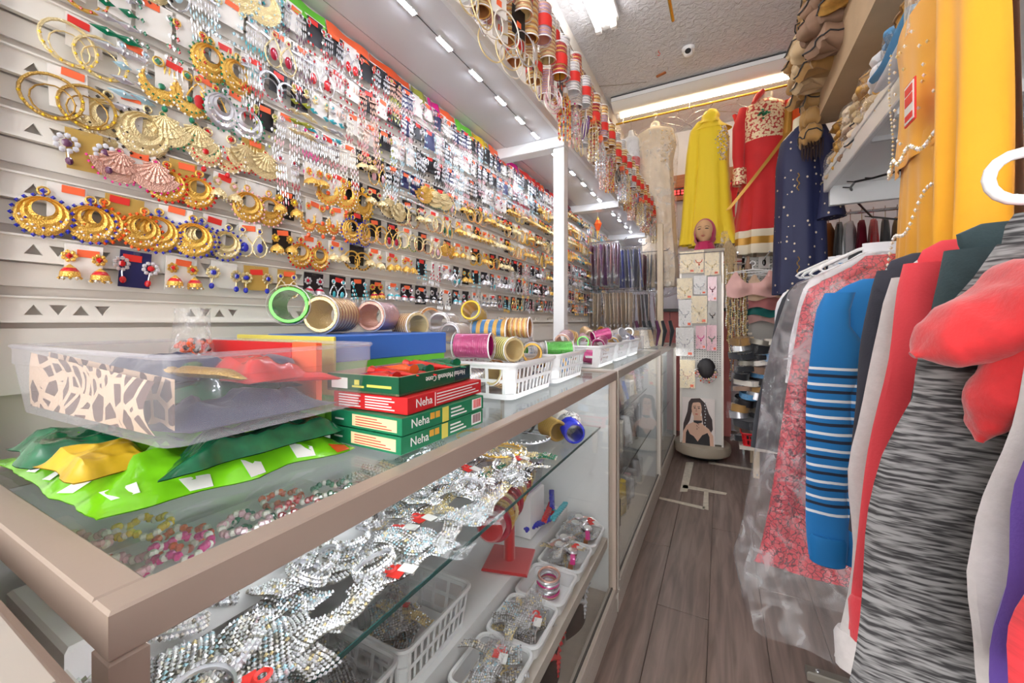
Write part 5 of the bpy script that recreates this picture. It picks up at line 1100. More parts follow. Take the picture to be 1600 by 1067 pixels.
for q in range(70): z = R.uniform(-.5, -.2); x = .06+.1*R.random(); g.gem((x, -.10*math.sqrt(max(.02, 1-(x/.2)**2))-.004, z), .007, R.choice(('pale_gold', 'gold', 'pearl')))
g.build('beadwork', t, kind='stuff'); g = G(); g.box(.02, .075, -.115, -.112, -1.70, -1.62, 'card_white'); g.box(.03, .065, -.117, -.115, -1.68, -1.65, 'red_tag'); g.build('price_tag', t)
# small torsos at far left
for (u, v0, v1, nm, m, hw, Y) in ((952, 212, 255, 'beige kurta top on a torso form at the left end of the long rod', 'fabric_cream', .12, 3.95), (966, 212, 262, 'mustard scarf hanging behind the beige top on the long rod', 'fabric_goldband', .06, 4.12), (986, 205, 300, 'red and white child dress in plastic beside the cream gown', 'fabric_red', .09, 3.93)):
    p = at_y(u, v0, Y); d = (at_y(u, v0, Y).z-at_y(u, v1, Y).z); t = T('dress', nm, 'dress', (p.x, Y, p.z)); 
    g = G(); sack(g, interp([(0, .02, .02, 0), (-.05, .03, .03, 0), (-.08, hw*.8, .05, 0), (-.2, hw, .07, 0), (-d*.7, hw*.8, .06, 0), (-d, hw*1.2, .08, 0)], 18), m, (.1, 6), m_of=(lambda z, d=d: 'fabric_red' if (z < -.24 and z > -.34) or z < -.40 else 'fabric_white') if m == 'fabric_red' else None); g.build('dress_body', t)
    g = G(); g.tube([(0, 0, 0), (0, 0, max(.02, ROD[1]-p.z)), ], .002, 'chrome', 5); g.torus((0, 0, ROD[1]-p.z+.0), .016, .002, 'chrome', 12, 5, 'y', -PI*.5, PI); g.build('hanger_hook', t)
    if m == 'fabric_red': g = G(); sack(g, interp([(.0, .03, .03, 0), (-.1, hw*1.25, .085, 0), (-d, hw*1.4, .09, 0)], 8), 'plastic_bag', (.1, 5)); g.build('plastic_cover', t)
# orange cloth beside red dress
p = at_y(1258, 158, 3.9); t = T('scarf', 'orange and gold scarf hanging on the long rod right of the red dress', 'scarf', (p.x, 3.98, ROD[1])); g = G(); sack(g, interp([(-.06, .03, .03, 0), (-.14, .11, .06, 0), (-.3, .14, .07, 0), (-.6, .13, .07, 0)], 14), 'gem_orange', (.2, 6)); g.build('cloth', t); hook_part(t, -.008)
g = G(); sack(g, interp([(-.2, .03, .075, -.10), (-.55, .04, .08, -.12)], 6), 'fabric_goldband', (.1, 5)); g.build('gold_border', t)
# navy dress
t = T('dress', 'navy dress with pale dots and flared sleeve at the far end of the shelf', 'dress', (.465, 3.18, 2.52), .12); t.scale = (.80, 1, 1); 
g = G(); g.torus((0, 0, .04), .018, .002, 'chrome', 12, 5, 'y', -PI*.5, PI); g.tube([(0, 0, .02), (0, 0, -.05)], .002, 'chrome', 5); g.build('hanger_hook', t)
g = G(); sack(g, interp([(-.02, .02, .02, .0), (-.035, .05, .04, .0), (-.10, .055, .045, 0), (-.16, .12, .06, 0), (-.2, .14, .06, 0)], 8), 'fabric_creamband'); g.build('torso_form', t)
g = G(); sack(g, interp([(-.07, .06, .055, .04), (-.18, .15, .08, .01), (-.34, .17, .10, 0), (-.55, .17, .10, 0), (-.8, .18, .10, 0), (-1.18, .19, .11, 0)], 26), 'navy_dots', (.10, 7)); g.build('dress_body', t)
arm(t, [(.10, -.03, -.10), (.145, -.09, -.28), (.15, -.11, -.45), (.15, -.11, -.50), (.16, -.12, -.72)], [.05, .058, .048, .05, .095], 'navy_dots'); g = G(); g.torus((.15, -.11, -.50), .052, .004, 'pale_gold', 16, 5, 'z'); g.build('sleeve_trim', t)
g = G()
for z in (-.42, -.95):
    for q in range(14): g.gem((-.05+.008*math.sin(q), -.103, z-.008*q), .006, 'gold')
g.build('gold_motif', t)
g = G(); g.bar((.40, 3.19, 2.578), (.75, 3.19, 2.578), .012, .012, 'chrome'); g.bar((.75, 3.19, 2.578), (.75, 3.19, 3.3), .012, .012, 'chrome'); tag(g.build('hanging_bracket'), 'chrome bracket from the ceiling that carries the navy dress', 'bracket')

# ================================================================== BACK WALL AREA
g = G(); g.box(-.62, .10, 4.5, 4.84, 1.27, 1.30, 'black_plastic'); tag(g.build('wall_shelf'), 'black wall shelf behind the spinner rack', 'shelf')
t = T('pink_cupboard', 'pink panelled cupboard under the black shelf at the back', 'cupboard', (-.26, 4.6, 0))
for i in range(5): g = G(); g.box(-.36+.145*i, -.36+.145*i+.138, -.02, .2, 0, 1.27, 'pink_panel', .004); g.build('panel', t, False)
g = G(); g.tube([(-.9, 4.3, 1.73), (.5, 4.3, 1.73)], .005, 'red_plastic', 6); tag(g.build('cord_line'), 'red cord stretched across behind the rack', 'cord')
# spinner rack
RKX, RKY = -.14, 3.82
t = T('spinner_rack', 'tall taupe spinner rack with pegboard sides and oval base', 'display rack', (RKX, RKY, 0))
g = G(); pr = [(.185, .035), (.215, .045), (.225, .07), (.22, .12), (.20, .135), (.0001, .135)]; g.lathe(pr, 'rack_taupe', 36); g.lathe([(.0001, .015), (.17, .015), (.18, .035)], 'black_plastic', 24); g.build('base', t)
for a in range(4): g = G(); g.lathe([(.0001, -.012), (.016, -.012), (.016, .012), (.0001, .012)], 'black_plastic', 12, (.14*math.cos(a*PI/2+.8), .14*math.sin(a*PI/2+.8), .016), 'x'); g.build('caster', t)
g = G(); g.lathe([(.02, .13), (.02, 1.75)], 'chrome', 12); g.build('pole', t)
for sy, rz in ((-1, 0), (1, 0)):
    g = G(); y = sy*.135; g.box(-.155, .155, y-.003, y+.003, .15, 1.74, 'pegboard')
    if sy < 0:
        for i in range(16):
            for j in range(18): g.box(-.145+.0188*i, -.139+.0188*i, y-.0042, y-.003, .72+.0188*j*1.0, .726+.0188*j, 'black_line')
    g.build('pegboard', t, False)
for sx in (-1, 1):
    g = G(); g.box(sx*.158-.003, sx*.158+.003, -.135, .135, .15, 1.74, 'pegboard'); g.build('side_board', t, False)
    for sy in (-1, 1): g = G(); g.box(sx*.158-.007, sx*.158+.007, sy*.137-.007, sy*.137+.007, .135, 1.75, 'alu_light'); g.build('corner_post', t, False)
g = G(); g.box(-.175, .175, -.15, .15, 1.74, 1.765, 'rack_taupe', .004); g.build('top_board', t)
g = G(); g.tube([(-.17, -.165, 1.735), (.17, -.165, 1.735)], .005, 'chrome', 6); g.tube([(-.16, -.165, 1.735), (-.16, -.14, 1.745)], .004, 'chrome', 5); g.tube([(.16, -.165, 1.735), (.16, -.14, 1.745)], .004, 'chrome', 5); g.build('front_bar', t)
# poster
YP = RKY-.147
P = T('poster', 'printed portrait panel of a dark haired woman wearing a black top and choker', 'poster', (0, 0, 0)); p0 = at_y(1066, 694, YP); p1 = at_y(1117, 624, YP)
g = G(); g.box(p0.x, p1.x, YP, YP+.004, p0.z, p1.z, 'poster_bg'); g.build('board', P, False); PW, PH = p1.x-p0.x, p1.z-p0.z; g = G()
def pp(pts, m, lay): g.prism([(p0.x+a*PW, p1.z-b*PH) for a, b in pts], .0004, m, 'y', YP-.0004*(lay+1))
def el(cx_, cy_, rx, ry, m, lay, n=16): pp([(cx_+rx*math.cos(2*PI*i/n), cy_+ry*math.sin(2*PI*i/n)) for i in range(n)], m, lay)
pp([(.28, .02), (.55, .0), (.72, .10), (.82, .30), (.92, .42), (.94, .62), (.82, .78), (.66, .60), (.60, .30), (.30, .30), (.24, .48), (.12, .62), (.02, .75), (.04, .55), (.16, .30), (.20, .10)], 'poster_hair', 0)
pp([(.0, 1), (.03, .72), (.14, .58), (.36, .50), (.36, .38), (.62, .36), (.60, .52), (.82, .62), (.95, .75), (.97, 1)], 'poster_skin', 1)
el(.45, .23, .155, .19, 'poster_skin', 2); pp([(.28, .13), (.34, .05), (.5, .03), (.62, .10), (.5, .085), (.36, .10)], 'poster_hair', 3)
pp([(.10, 1), (.12, .74), (.17, .66), (.24, .76), (.36, .80), (.48, .90), (.62, .76), (.78, .70), (.84, .78), (.86, 1)], 'poster_black', 2); pp([(.35, .47), (.62, .46), (.61, .50), (.48, .53), (.36, .51)], 'poster_black', 3)
for cx_ in (.39, .52): el(cx_, .21, .035, .012, 'poster_hair', 3, 8); pp([(cx_-.05, .175), (cx_+.04, .165), (cx_+.04, .175), (cx_-.04, .185)], 'poster_hair', 3)
pp([(.43, .21), (.455, .22), (.455, .285), (.42, .285)], 'poster_shade', 3); el(.445, .335, .05, .013, 'lip', 3, 8)
for q in range(7): el(.48+.0*q+.035*math.sin(q*2), .53+.02*q, .012, .009, 'poster_black', 4, 6)
for q in range(9): el(.72-.02*(q % 2), .08+.06*q, .016, .012, 'silver', 4, 6)
g.build('portrait_print', P, False)
# jewellery cards on the rack
RC = [(1062, 1086, 392, 427, 'card_cream', 'pale_gold'), (1084, 1100, 390, 427, 'card_cream', 'gem_orange'), (1101, 1124, 392, 430, 'card_cream', 'pale_gold'), (1058, 1082, 434, 467, 'card_cream', 'pale_gold'), (1084, 1104, 430, 460, 'paper_white', 'silver'), (1106, 1120, 432, 470, 'gem_blush', 'maroon'),
      (1060, 1081, 468, 510, 'paper_white', 'silver'), (1080, 1105, 462, 505, 'card_cream', 'pale_gold'), (1106, 1120, 470, 515, 'perf_metal', 'gem_black'), (1056, 1084, 512, 556, 'paper_white', 'silver'), (1087, 1103, 509, 545, 'gem_blush', 'gem_pink'), (1104, 1120, 508, 548, 'gem_blush', 'gem_green'), (1062, 1086, 563, 606, 'card_cream', 'rose_gold')]
rown = ['top row, left', 'top row, middle', 'top row, right', 'second row, left', 'second row, middle', 'second row, right', 'third row, left', 'third row, middle', 'third row, right', 'fourth row, left', 'fourth row, middle', 'fourth row, right', 'lowest card, left of the black bust']
for j, (u0, u1, v0, v1, m, jm) in enumerate(RC):
    a = at_y(u0, v1, YP-.02); b = at_y(u1, v0, YP-.02); wd, hh = b.x-a.x, b.z-a.z
    t = T('necklace_card', f'{["cream","cream","cream","cream","white","pink","white","cream","grey","white","pink","pink","cream"][j]} necklace card on the rack, {rown[j]}', 'necklace card', ((a.x+b.x)/2, YP-.012-.006*(j % 2), b.z), (.04, 0, .03*math.sin(j*5)))
    g = G(); g.box(-wd/2, wd/2, -.003, 0, -hh, 0, m); g.build('card', t, False); g = G(); g.torus((0, -.0045, -hh*.42), wd*.3, .0018, jm, 18, 4, 'y', PI, 2*PI)
    for q in range(7): an = PI+PI*q/6; g.gem((wd*.3*math.cos(an), -.006, -hh*.42+wd*.3*math.sin(an)-.004), .006, jm)
    g.gem((0, -.006, -hh*.42-wd*.3-.016), .009, jm, 1.5); g.build('necklace', t); g = G(); g.grid(lambda q, r_: (wd*(q-.5)*1.04, -.010-.003*math.sin(5*q+7*r_), -hh*r_), 6, 6, 'plastic_wrap'); g.build('plastic_sleeve', t)
    g = G(); g.box(wd*.18, wd*.40, -.0042, -.003, -hh*.95, -hh*.86, 'orange_tag'); g.build('price_tag', t, False)
a = at_y(1088, 600, YP-.02); b = at_y(1119, 560, YP-.02); t = T('necklace_bust', 'black bust with silver and rose collar necklace above the portrait panel', 'display bust', ((a.x+b.x)/2, YP-.01, b.z)); g = G(); g.ell((0, -.005, -.09), (.07, .02, .09), 'poster_black', 14, 8); g.build('bust_panel', t)
g = G()
for q in range(13): an = PI+PI*q/12; g.gem((.068*math.cos(an), -.026, -.09+.085*math.sin(an)), .013, ['silver', 'rose_gold', 'gem_blush', 'pale_gold'][q % 4]); g.gem((.082*math.cos(an), -.026, -.10+.10*math.sin(an)), .010, ['crystal', 'gem_orange', 'gem_blush'][q % 3])
g.build('necklace', t)
# mannequin head with magenta hijab
hx, hy, hz = at_y(1101, 362, 3.80).x, 3.80, 1.765
t = T('mannequin_head', 'mannequin head in a magenta headscarf standing on the spinner rack', 'mannequin head', (hx, hy, hz), -.12); t.scale = (1.12, 1.12, 1.08)
g = G(); NU, NV = 36, 30
def head(a, b):
    th = 2*PI*a; ph = PI*b; x = .068*math.sin(ph)*math.sin(th); y = -.080*math.sin(ph)*math.cos(th); z = .155+.098*math.cos(ph)
    if b > .55: k_ = 1-.55*((b-.55)/.45)**1.3*(.55+.45*abs(math.sin(th))); x *= k_
    fr = max(0, math.cos(th))
    if y < 0:
        dx = x/.012; nz = (z-.148)/.028; y -= .016*math.exp(-dx*dx)*math.exp(-nz*nz)*(1.2 if z < .15 else 1)
        for sx in (-1, 1): y += .009*math.exp(-((x-sx*.026)/.013)**2-((z-.168)/.011)**2)
        y -= .005*math.exp(-(x/.02)**2-((z-.108)/.008)**2); y -= .008*math.exp(-(x/.02)**2-((z-.078)/.014)**2)
    return (x, y, z)
g.grid(head, NU, NV, 'skin', True); g.lathe([(.042, -.0), (.04, .04), (.045, .09)], 'skin', 16, (0, .012, 0)); g.build('head', t)
g = G()
def onf(x, z, off=.001):
    lo = None; ph = math.acos(max(-1, min(1, (z-.155)/.098))); s_ = math.sin(ph); th = math.asin(max(-1, min(1, x/(.068*s_)))); y = -.080*s_*math.cos(th); y0_ = head(th/(2*PI) % 1, ph/PI)[1]; return (x, y0_-off, z)
for sx in (-1, 1):
    g.add([onf(sx*(.026+.013*math.cos(q*PI/4)), .168+.0045*math.sin(q*PI/4), .003) for q in range(8)], [tuple(range(8))], 'eye_dark'); g.tube([onf(sx*.012, .184, .002), onf(sx*.026, .188, .002), onf(sx*.041, .182, .002)], .0016, 'eye_dark', 4)
g.build('eyes', t); g = G(); g.tube([onf(-.017, .113, .001), onf(-.006, .117, .002), onf(0, .115, .002), onf(.006, .117, .002), onf(.017, .113, .001)], [.001, .0035, .003, .0035, .001], 'lip', 6, flat=.8); g.tube([onf(-.013, .110, .001), onf(0, .107, .003), onf(.013, .110, .001)], [.001, .004, .001], 'lip', 6); g.build('lips', t)
g = G()   # hood with face opening
def hood(a, b):
    th = -PI*.5+0+PI*2*a; rim = b
    ang = 2*PI*a; ox, oz = .056*math.sin(ang), .140+.088*math.cos(ang)+(-.012 if math.cos(ang) < 0 else 0); oy = -.040-.015*(math.cos(ang) < -.3)
    t_ = b; R1 = (.078+.012*(math.cos(ang) < -.4))*math.sin(ang); Z1 = .150+.115*math.cos(ang); 
    if b < .5: f = b/.5; return (ox*(1-f)+R1*f, oy*(1-f)+.005*f-.01*math.sin(PI*f), oz*(1-f)+Z1*f)
    f = (b-.5)/.5; s2 = math.cos(f*PI/2); return (R1*s2, .005+.095*math.sin(f*PI/2), .150+(Z1-.150)*s2)
g.grid(hood, 36, 14, 'hijab', True); sack(g, [(.075, .055, .05, 0), (.05, .066, .062, 0), (.02, .075, .07, 0), (.0, .082, .074, 0)], 'hijab', (.05, 9)); g.build('headscarf', t)
# bead strands hanging to the right of the rack
for j in range(16):
    x = .045+.011*j*.9; top = 1.60-.012*(j % 5); L_ = R.uniform(.45, 1.0); m = ['pearl', 'antique_gold', 'hair_straw', 'gem_black', 'pale_gold', 'strap_brown'][j % 6]; nm = ['pearl', 'antique gold', 'straw', 'black', 'pale gold', 'brown'][j % 6]
    g = G(); nb = int(L_/.018); yo = 3.66+.018*(j % 4)
    for q in range(nb): g.ell((.004*math.sin(q*.7+j), 0, -.018*q), (.006, .006, .008), m if q % 4 else 'pale_gold', 6, 4)
    g.tube([(0, 0, .02), (0, 0, -L_)], .0015, m, 4); o = g.build('bead_strand'); o.location = (x, yo, top); tag(o, f'{nm} bead strand hanging right of the rack, {onth(j+1)} from the rack', 'beads', 'bead strands beside the rack')
g = G(); g.tube([(.02, 3.69, 1.625), (.24, 3.69, 1.625)], .006, 'chrome', 6); g.tube([(.02, 3.69, 1.625), (.0, 3.70, 1.60)], .005, 'chrome', 6); tag(g.build('side_bar'), 'chrome side bar on the rack holding bead strands', 'bar')
# hair extension bunch
t = T('straw_tassel', 'bunch of pale straw coloured tassels at the top right of the rack', 'tassels', (.06, 3.68, 1.82)); g = G()
for q in range(60):
    a = R.uniform(0, 6.28); r0 = R.uniform(0, .02); r1 = R.uniform(.02, .06); L_ = R.uniform(.2, .5); g.tube([(r0*math.cos(a), r0*math.sin(a), 0), (r1*math.cos(a), r1*math.sin(a)*.5, -.08), (r1*math.cos(a+.4), r1*.5*math.sin(a), -L_)], .002, 'hair_straw', 4)
g.build('strands', t, kind='stuff')
# grid panel + bras behind
t = T('grid_panel', 'grey perforated panel behind the bras at the back', 'panel', (.42, 4.02, 0)); g = G(); g.box(-.25, .30, 0, .012, .9, 1.72, 'perf_metal')
for i in range(22):
    for j in range(12): g.box(-.24+.025*i, -.233+.025*i, -.002, 0, 1.40+.026*j, 1.407+.026*j, 'black_line')
g.build('panel_sheet', t, False)
for sx in (-.24, .29): g = G(); g.box(sx-.01, sx+.01, 0, .02, 0, 1.74, 'chrome'); g.build('upright', t, False)
def bra(x, y, z, m, rz, label, sc=1.0):
    t = T('bra', label, 'bra', (x, y, z), rz); t.scale = (sc,)*3
    g = G(); g.torus((0, 0, .09), .016, .0035, 'white_plastic', 12, 5, 'y', -PI*.5, PI); g.tube([(0, 0, .074), (0, 0, .05)], .0035, 'white_plastic', 5); g.tube([(-.15, 0, .03), (0, 0, .05), (.15, 0, .03)], .0045, 'white_plastic', 6); g.tube([(-.15, 0, .03), (.15, 0, .03)], .003, 'white_plastic', 5); g.build('hanger', t)
    def top(x): ax = abs(x); return .03 if .085 < ax < .115 else (-.045+.0*ax if ax < .03 else (-.045+.06*((ax-.03)/.055)**1.6 if ax <= .085 else .03-.09*((ax-.115)/.05)))
    def cupf(a, b):
        x = -.165+.33*a; zt_ = top(x); zb_ = -.135+.012*math.cos(x*30); z = zt_+(zb_-zt_)*b; c_ = math.exp(-((abs(x)-.07)/.045)**2-((z+.075)/.045)**2)
        return (x*(1-.06*b), -.006-.05*c_-.003*math.sin(40*x), z)
    g = G(); g.grid(cupf, 44, 12, m); g.build('front', t)
    for s_ in (-1, 1):
        g = G(); g.tube([(s_*.10, 0, .04), (s_*.101, -.008, .02), (s_*.10, -.012, -.01)], [.008, .012, .014], m, 8, flat=.3); g.build('strap', t)
    return t
for j, (u, v, m, nm) in enumerate(((1176, 436, 'bra_pink', 'pale pink'), (1206, 440, 'bra_beige', 'beige'), (1182, 462, 'bra_rose', 'dusty rose'), (1178, 474, 'bra_teal', 'teal'), (1190, 484, 'bra_pink', 'blush'))):
    p = at_y(u, v, 3.66+.06*j); bra(p.x, 3.66+.06*j, p.z+(.02 if j < 2 else .05), m, R.uniform(-.1, .1), f'{nm} bra on a white hanger at the back right, {ORD[j+1]} from the front', 1.15)
g = G(); g.tube([(.12, 3.55, 1.70), (.12, 4.02, 1.70)], .006, 'chrome', 6); g.tube([(.33, 3.55, 1.69), (.33, 4.02, 1.69)], .006, 'chrome', 6); tag(g.build('hook_rods'), 'pair of chrome hook rods carrying the bras', 'rods')
t = T('tassel_keyring', 'small grey tassel pendant hanging above the pink bra', 'tassel', at_y(1169, 405, 3.7)); g = G(); g.lathe([(.0001, .03), (.012, .02), (.01, 0), (.02, -.03), (.028, -.08)], 'fabric_taupe', 12); g.build('tassel_body', t)
g = G(); p = at_y(1194, 410, 4.0); g.box(p.x-.04, p.x+.04, 4.0, 4.005, p.z-.05, p.z+.05, 'card_white'); g.ell((p.x, 3.998, p.z), (.014, .004, .03), 'gem_black', 8, 5); tag(g.build('small_card'), 'small white card with a black charm pinned on the perforated panel', 'card')
# low stand with stock under the bras
t = T('stock_stand', 'low stand with pale wood legs under the red basket', 'stand', (.30, 3.62, 0))
g = G(); g.box(-.17, .22, -.16, .25, .20, .225, 'deck_wood'); g.build('stand_top', t)
for x in (-.06, .19):
    for y in (-.14, .22): g = G(); g.box(x-.02, x+.02, y-.02, y+.02, 0, .2, 'wood_pale'); g.build('leg', t)
basket('red slotted basket on the low stand beside the rack', .14, .42, 3.46, 3.70, .226, .10, 'red_plastic', ns=(9, 6))
for j in range(45):
    lv, c_ = divmod(j, 3); m = ['fabric_black', 'steel_dull', 'fabric_charcoal', 'silver', 'fabric_brown', 'poster_black', 'fabric_ltblue', 'fabric_taupe', 'pearl', 'fabric_black'][(j*7) % 10]
    nm = dict(fabric_black='black', steel_dull='grey', fabric_charcoal='charcoal', silver='silver', fabric_brown='tan', poster_black='dark brown', fabric_ltblue='light blue', fabric_taupe='taupe', pearl='cream')[m]
    x = .17+.105*c_+R.uniform(-.028, .028); z = .240+.053*lv; y = 3.60+.02*(lv % 2)+(.06 if lv > 2 else 0)
    g = G(); hh = R.uniform(.035, .06); L_ = R.uniform(.10, .16); ph = j
    g.grid(lambda a, b: (L_/2*math.copysign(abs(math.cos(2*PI*a))**.6, math.cos(2*PI*a))*(1+.06*math.sin(9*a+ph)), .11*math.copysign(abs(math.sin(2*PI*a))**.6, math.sin(2*PI*a)), hh*(b)+.006*math.sin(14*a+ph)*math.sin(PI*b)), 18, 5, m, True)
    g.add([(L_/2*math.cos(q*PI/4)*.95, .105*math.sin(q*PI/4), hh) for q in range(8)], [tuple(range(8))], m); t = T('folded_packet', f'{nm} folded packet in the pile beside the rack, {ORD[lv+1]} layer, {ORD[c_+1]} from the rack', 'packet', (x, y, z), (R.uniform(-.12, .12), R.uniform(-.22, .22), R.uniform(-.7, .7))); g.build('folded_cloth', t)
    g = G(); g.grid(lambda a, b: (L_*.56*math.cos(2*PI*a), -.115*abs(math.sin(PI*a))-.002, (hh+.006)*b), 10, 3, 'plastic_wrap'); g.build('plastic_sleeve', t)
for j in range(9):
    g = G(); p = (.17+.012*(j % 2), 3.88, 1.06-.035*j); g.tube([(p[0]-.06, p[1]-.1, p[2]), (p[0]+.06, p[1]-.1, p[2]+.004)], .017, 'hair_straw' if j % 2 else 'pearl', 10, flat=.7); tag(g.build('rolled_scarf'), f'{"straw" if j%2 else "cream"} rolled scarf stacked behind the bead strands, {ORD[j+1]} from the top', 'scarf')
basket('white slotted basket of blue goods at the back under the bras', .38, .62, 3.60, 3.86, .92, .12, slots=True)
for j in range(5): g = G(); g.ell((0, 0, 0), (.05, .06, .03), ['gem_blue', 'gem_turquoise', 'gem_purple', 'fabric_ltblue', 'gem_blue'][j], 10, 6); o = g.build('scrunchie'); o.location = (.44+.03*j, 3.70+.03*(j % 2), 1.03+.012*j); tag(o, f'{["deep blue","turquoise","purple","light blue","blue"][j]} scrunchie bundle in the white basket at the back, {ORD[j+1]} from the left', 'scrunchie')
g = G(); g.box(.36, .64, 3.58, 3.88, 0.0, .915, 'fabric_black', .01); tag(g.build('covered_plinth'), 'black covered plinth under the white basket at the back', 'plinth')
# tape marks on the floor
for j, (pts, nm) in enumerate(((((1072, 722), (1084, 722), (1074, 768), (1062, 768)), 'wide tape strip running away from the camera'), (((1107, 721), (1107, 724), (1176, 735), (1176, 732)), 'thin tape line across the floor near the stand'),
     (((1030, 776), (1030, 779), (1100, 796), (1102, 792)), 'long thin tape line across the aisle'), (((1100, 768), (1107, 768), (1107, 797), (1098, 794)), 'short tape strip joining the long line'), (((1068, 757), (1066, 762), (1134, 773), (1136, 770)), 'middle thin tape line across the aisle'))):
    W = [at_z(u, v, .0012) for u, v in pts]; g = G(); g.add([tuple(q) for q in W]+[(q.x, q.y, .0002) for q in W], [(0, 1, 2, 3), (0, 4, 5, 1), (1, 5, 6, 2), (2, 6, 7, 3), (3, 7, 4, 0)], 'tape'); tag(g.build('floor_tape', None, False), nm, 'tape')

# ================================================================== RIGHT SIDE: SHELF, BINS, GARMENT RAIL
XS = .55; ZS = 1.923; YS = 2.92
t = T('wall_shelf', 'thick white glossy shelf above the clothes rail', 'shelf', (0, 0, 0))
g = G(); g.box(XS, XR, -.4, YS, ZS+.02, ZS+.05, 'white_gloss'); g.build('shelf_board', t)
g = G(); g.box(XS-.012, XS+.012, -.4, YS, ZS-.005, ZS+.115, 'white_gloss', .004); g.box(XS-.018, XS-.010, -.4, YS, ZS+.07, ZS+.09, 'white_gloss', .002); g.build('edge_board', t)
g = G(); g.box(XS+.012, XR, YS-.035, YS, ZS-.09, ZS+.02, 'white_paint', .003); g.build('end_beam', t); g = G(); g.box(XS+.012, XR, 1.9, 1.93, ZS-.02, ZS+.02, 'white_paint'); g.build('support_batten', t)
for y in (2.2, 1.2, .2): g = G(); g.box(XS+.02, XR, y, y+.02, ZS+.0, ZS+.02, 'wall_grey'); g.build('support_batten', t)
g = G(); pts = [at_z(u, v, ZS-.01) for u, v in ((1414, 264), (1365, 278), (1336, 284), (1329, 293), (1337, 303), (1362, 322))]; pts[4].z -= .04; pts[5].z -= .07
pts += [Vector((pts[-1].x+.12, pts[-1].y, pts[-1].z-.03)), Vector((pts[-1].x+.3, pts[-1].y, pts[-1].z))]; g.tube(pts, .006, 'black_plastic', 6)
for q in range(1, 7): p = pts[q]; g.tube([p, p+Vector((-.03, .02, .012))], .003, 'black_plastic', 4)
tag(g.build('twisted_cable'), 'black cable with twist ties sagging under the white shelf', 'cable')
# cardboard bin rail above shelf
t = T('cardboard_bin', 'long tan cardboard bin standing above the shelf goods', 'box', (0, 0, 0)); g = G(); g.box(XS-.03, XS-.02, 1.0, 3.05, 2.39, 2.63, 'cardboard'); g.box(XS-.02, XS+.55, 3.04, 3.05, 2.39, 2.63, 'cardboard'); g.box(XS-.03, XS+.55, 1.0, 3.05, 2.375, 2.39, 'cardboard'); g.build('bin_body', t, False)
for y in (1.2, 2.4, 2.85): g = G(); g.box(XS+.3, XS+.33, y, y+.03, ZS+.05, 2.375, 'white_paint'); g.build('prop', t)
def bundle(name, label, cat, c, size, m, seed, trim=None, rot=0, wrap=False):
    t = T(name, label, cat, c, rot); sx, sy, sz = size; rr = random.Random(seed); p1, p2, p3 = [rr.uniform(0, 6) for _ in range(3)]; g = G()
    nl = 3 if sz > .05 else 2; hh = sz*2/nl
    for L_ in range(nl):
        ox, oy = rr.uniform(-.12, .12)*sx, rr.uniform(-.12, .12)*sy; s0 = rr.uniform(.88, 1.06); q1, q2 = rr.uniform(0, 6), rr.uniform(0, 6)
        def fn(a, b, ox=ox, oy=oy, s0=s0, q1=q1, q2=q2, L_=L_):
            th = 2*PI*a; c_, s_ = math.cos(th), math.sin(th); ph_ = PI*b; e = max(0, math.sin(ph_))**.45; e = e if 0 < b < 1 else 0
            w_ = 1+.07*math.sin(4*th+q1)+.05*math.sin(9*th+q2)
            x = sx*s0*math.copysign(abs(c_)**.5, c_)*e*w_+ox; y = sy*s0*math.copysign(abs(s_)**.5, s_)*e*w_+oy
            return (x, y, L_*hh*.96+hh*.5*(1-math.cos(ph_))+.10*hh*math.sin(5*th+q2)*e-(.25*hh if x < -sx*.6 else 0)*e)
        g.grid(fn, 30, 8, m if (L_ % 2 == 0 or seed % 3) else 'fabric_beige', True)
        if trim and L_ != 1:
            g2 = G(); pts = [fn(i/30, .5) for i in range(30)]; g2.tube([((x-ox)*1.03+ox, (y-oy)*1.03+oy, z) for x, y, z in pts], .004, trim, 5, True); g2.build('trim', t)
    g.build('folded_cloth', t)
    if wrap:
        g = G(); g.grid(lambda a, b: (sx*1.12*math.copysign(abs(math.cos(2*PI*a))**.5, math.cos(2*PI*a))*math.sin(PI*b)**.4, sy*1.12*math.copysign(abs(math.sin(2*PI*a))**.5, math.sin(2*PI*a))*math.sin(PI*b)**.4, sz*(1-math.cos(PI*b))*1.02+.002), 20, 8, 'plastic_wrap', True); g.build('plastic_sleeve', t)
    return t
q = 0
for j in range(13):   # between shelf board and bin
    y = 2.82-.155*j; m, nm = [('fabric_beige', 'beige'), ('fabric_gold', 'gold brocade'), ('fabric_taupe', 'taupe'), ('fabric_cream', 'cream')][j % 4]; bundle('fabric_bundle', f'{nm} fabric bundle on the white shelf, lower layer, {onth(j+1)} from the far end', 'fabric', (XS+.075, y, ZS+.052), (.085, .075, .075), m, 40+j, 'fabric_black' if j % 4 == 3 else None, .3, j % 2 == 0)
    m, nm = [('fabric_gold', 'gold brocade'), ('fabric_cream', 'cream'), ('fabric_beige', 'beige'), ('fabric_gold', 'gilt'), ('fabric_white', 'white'), ('fabric_ltblue', 'light blue')][j % 6]; bundle('fabric_bundle', f'{nm} fabric bundle on the white shelf, upper layer, {onth(j+1)} from the far end', 'fabric', (XS+.085, y-.05, ZS+.205), (.08, .075, .07), m, 70+j, 'fabric_brown' if j % 3 == 0 else None, -.2, j % 2 == 1)
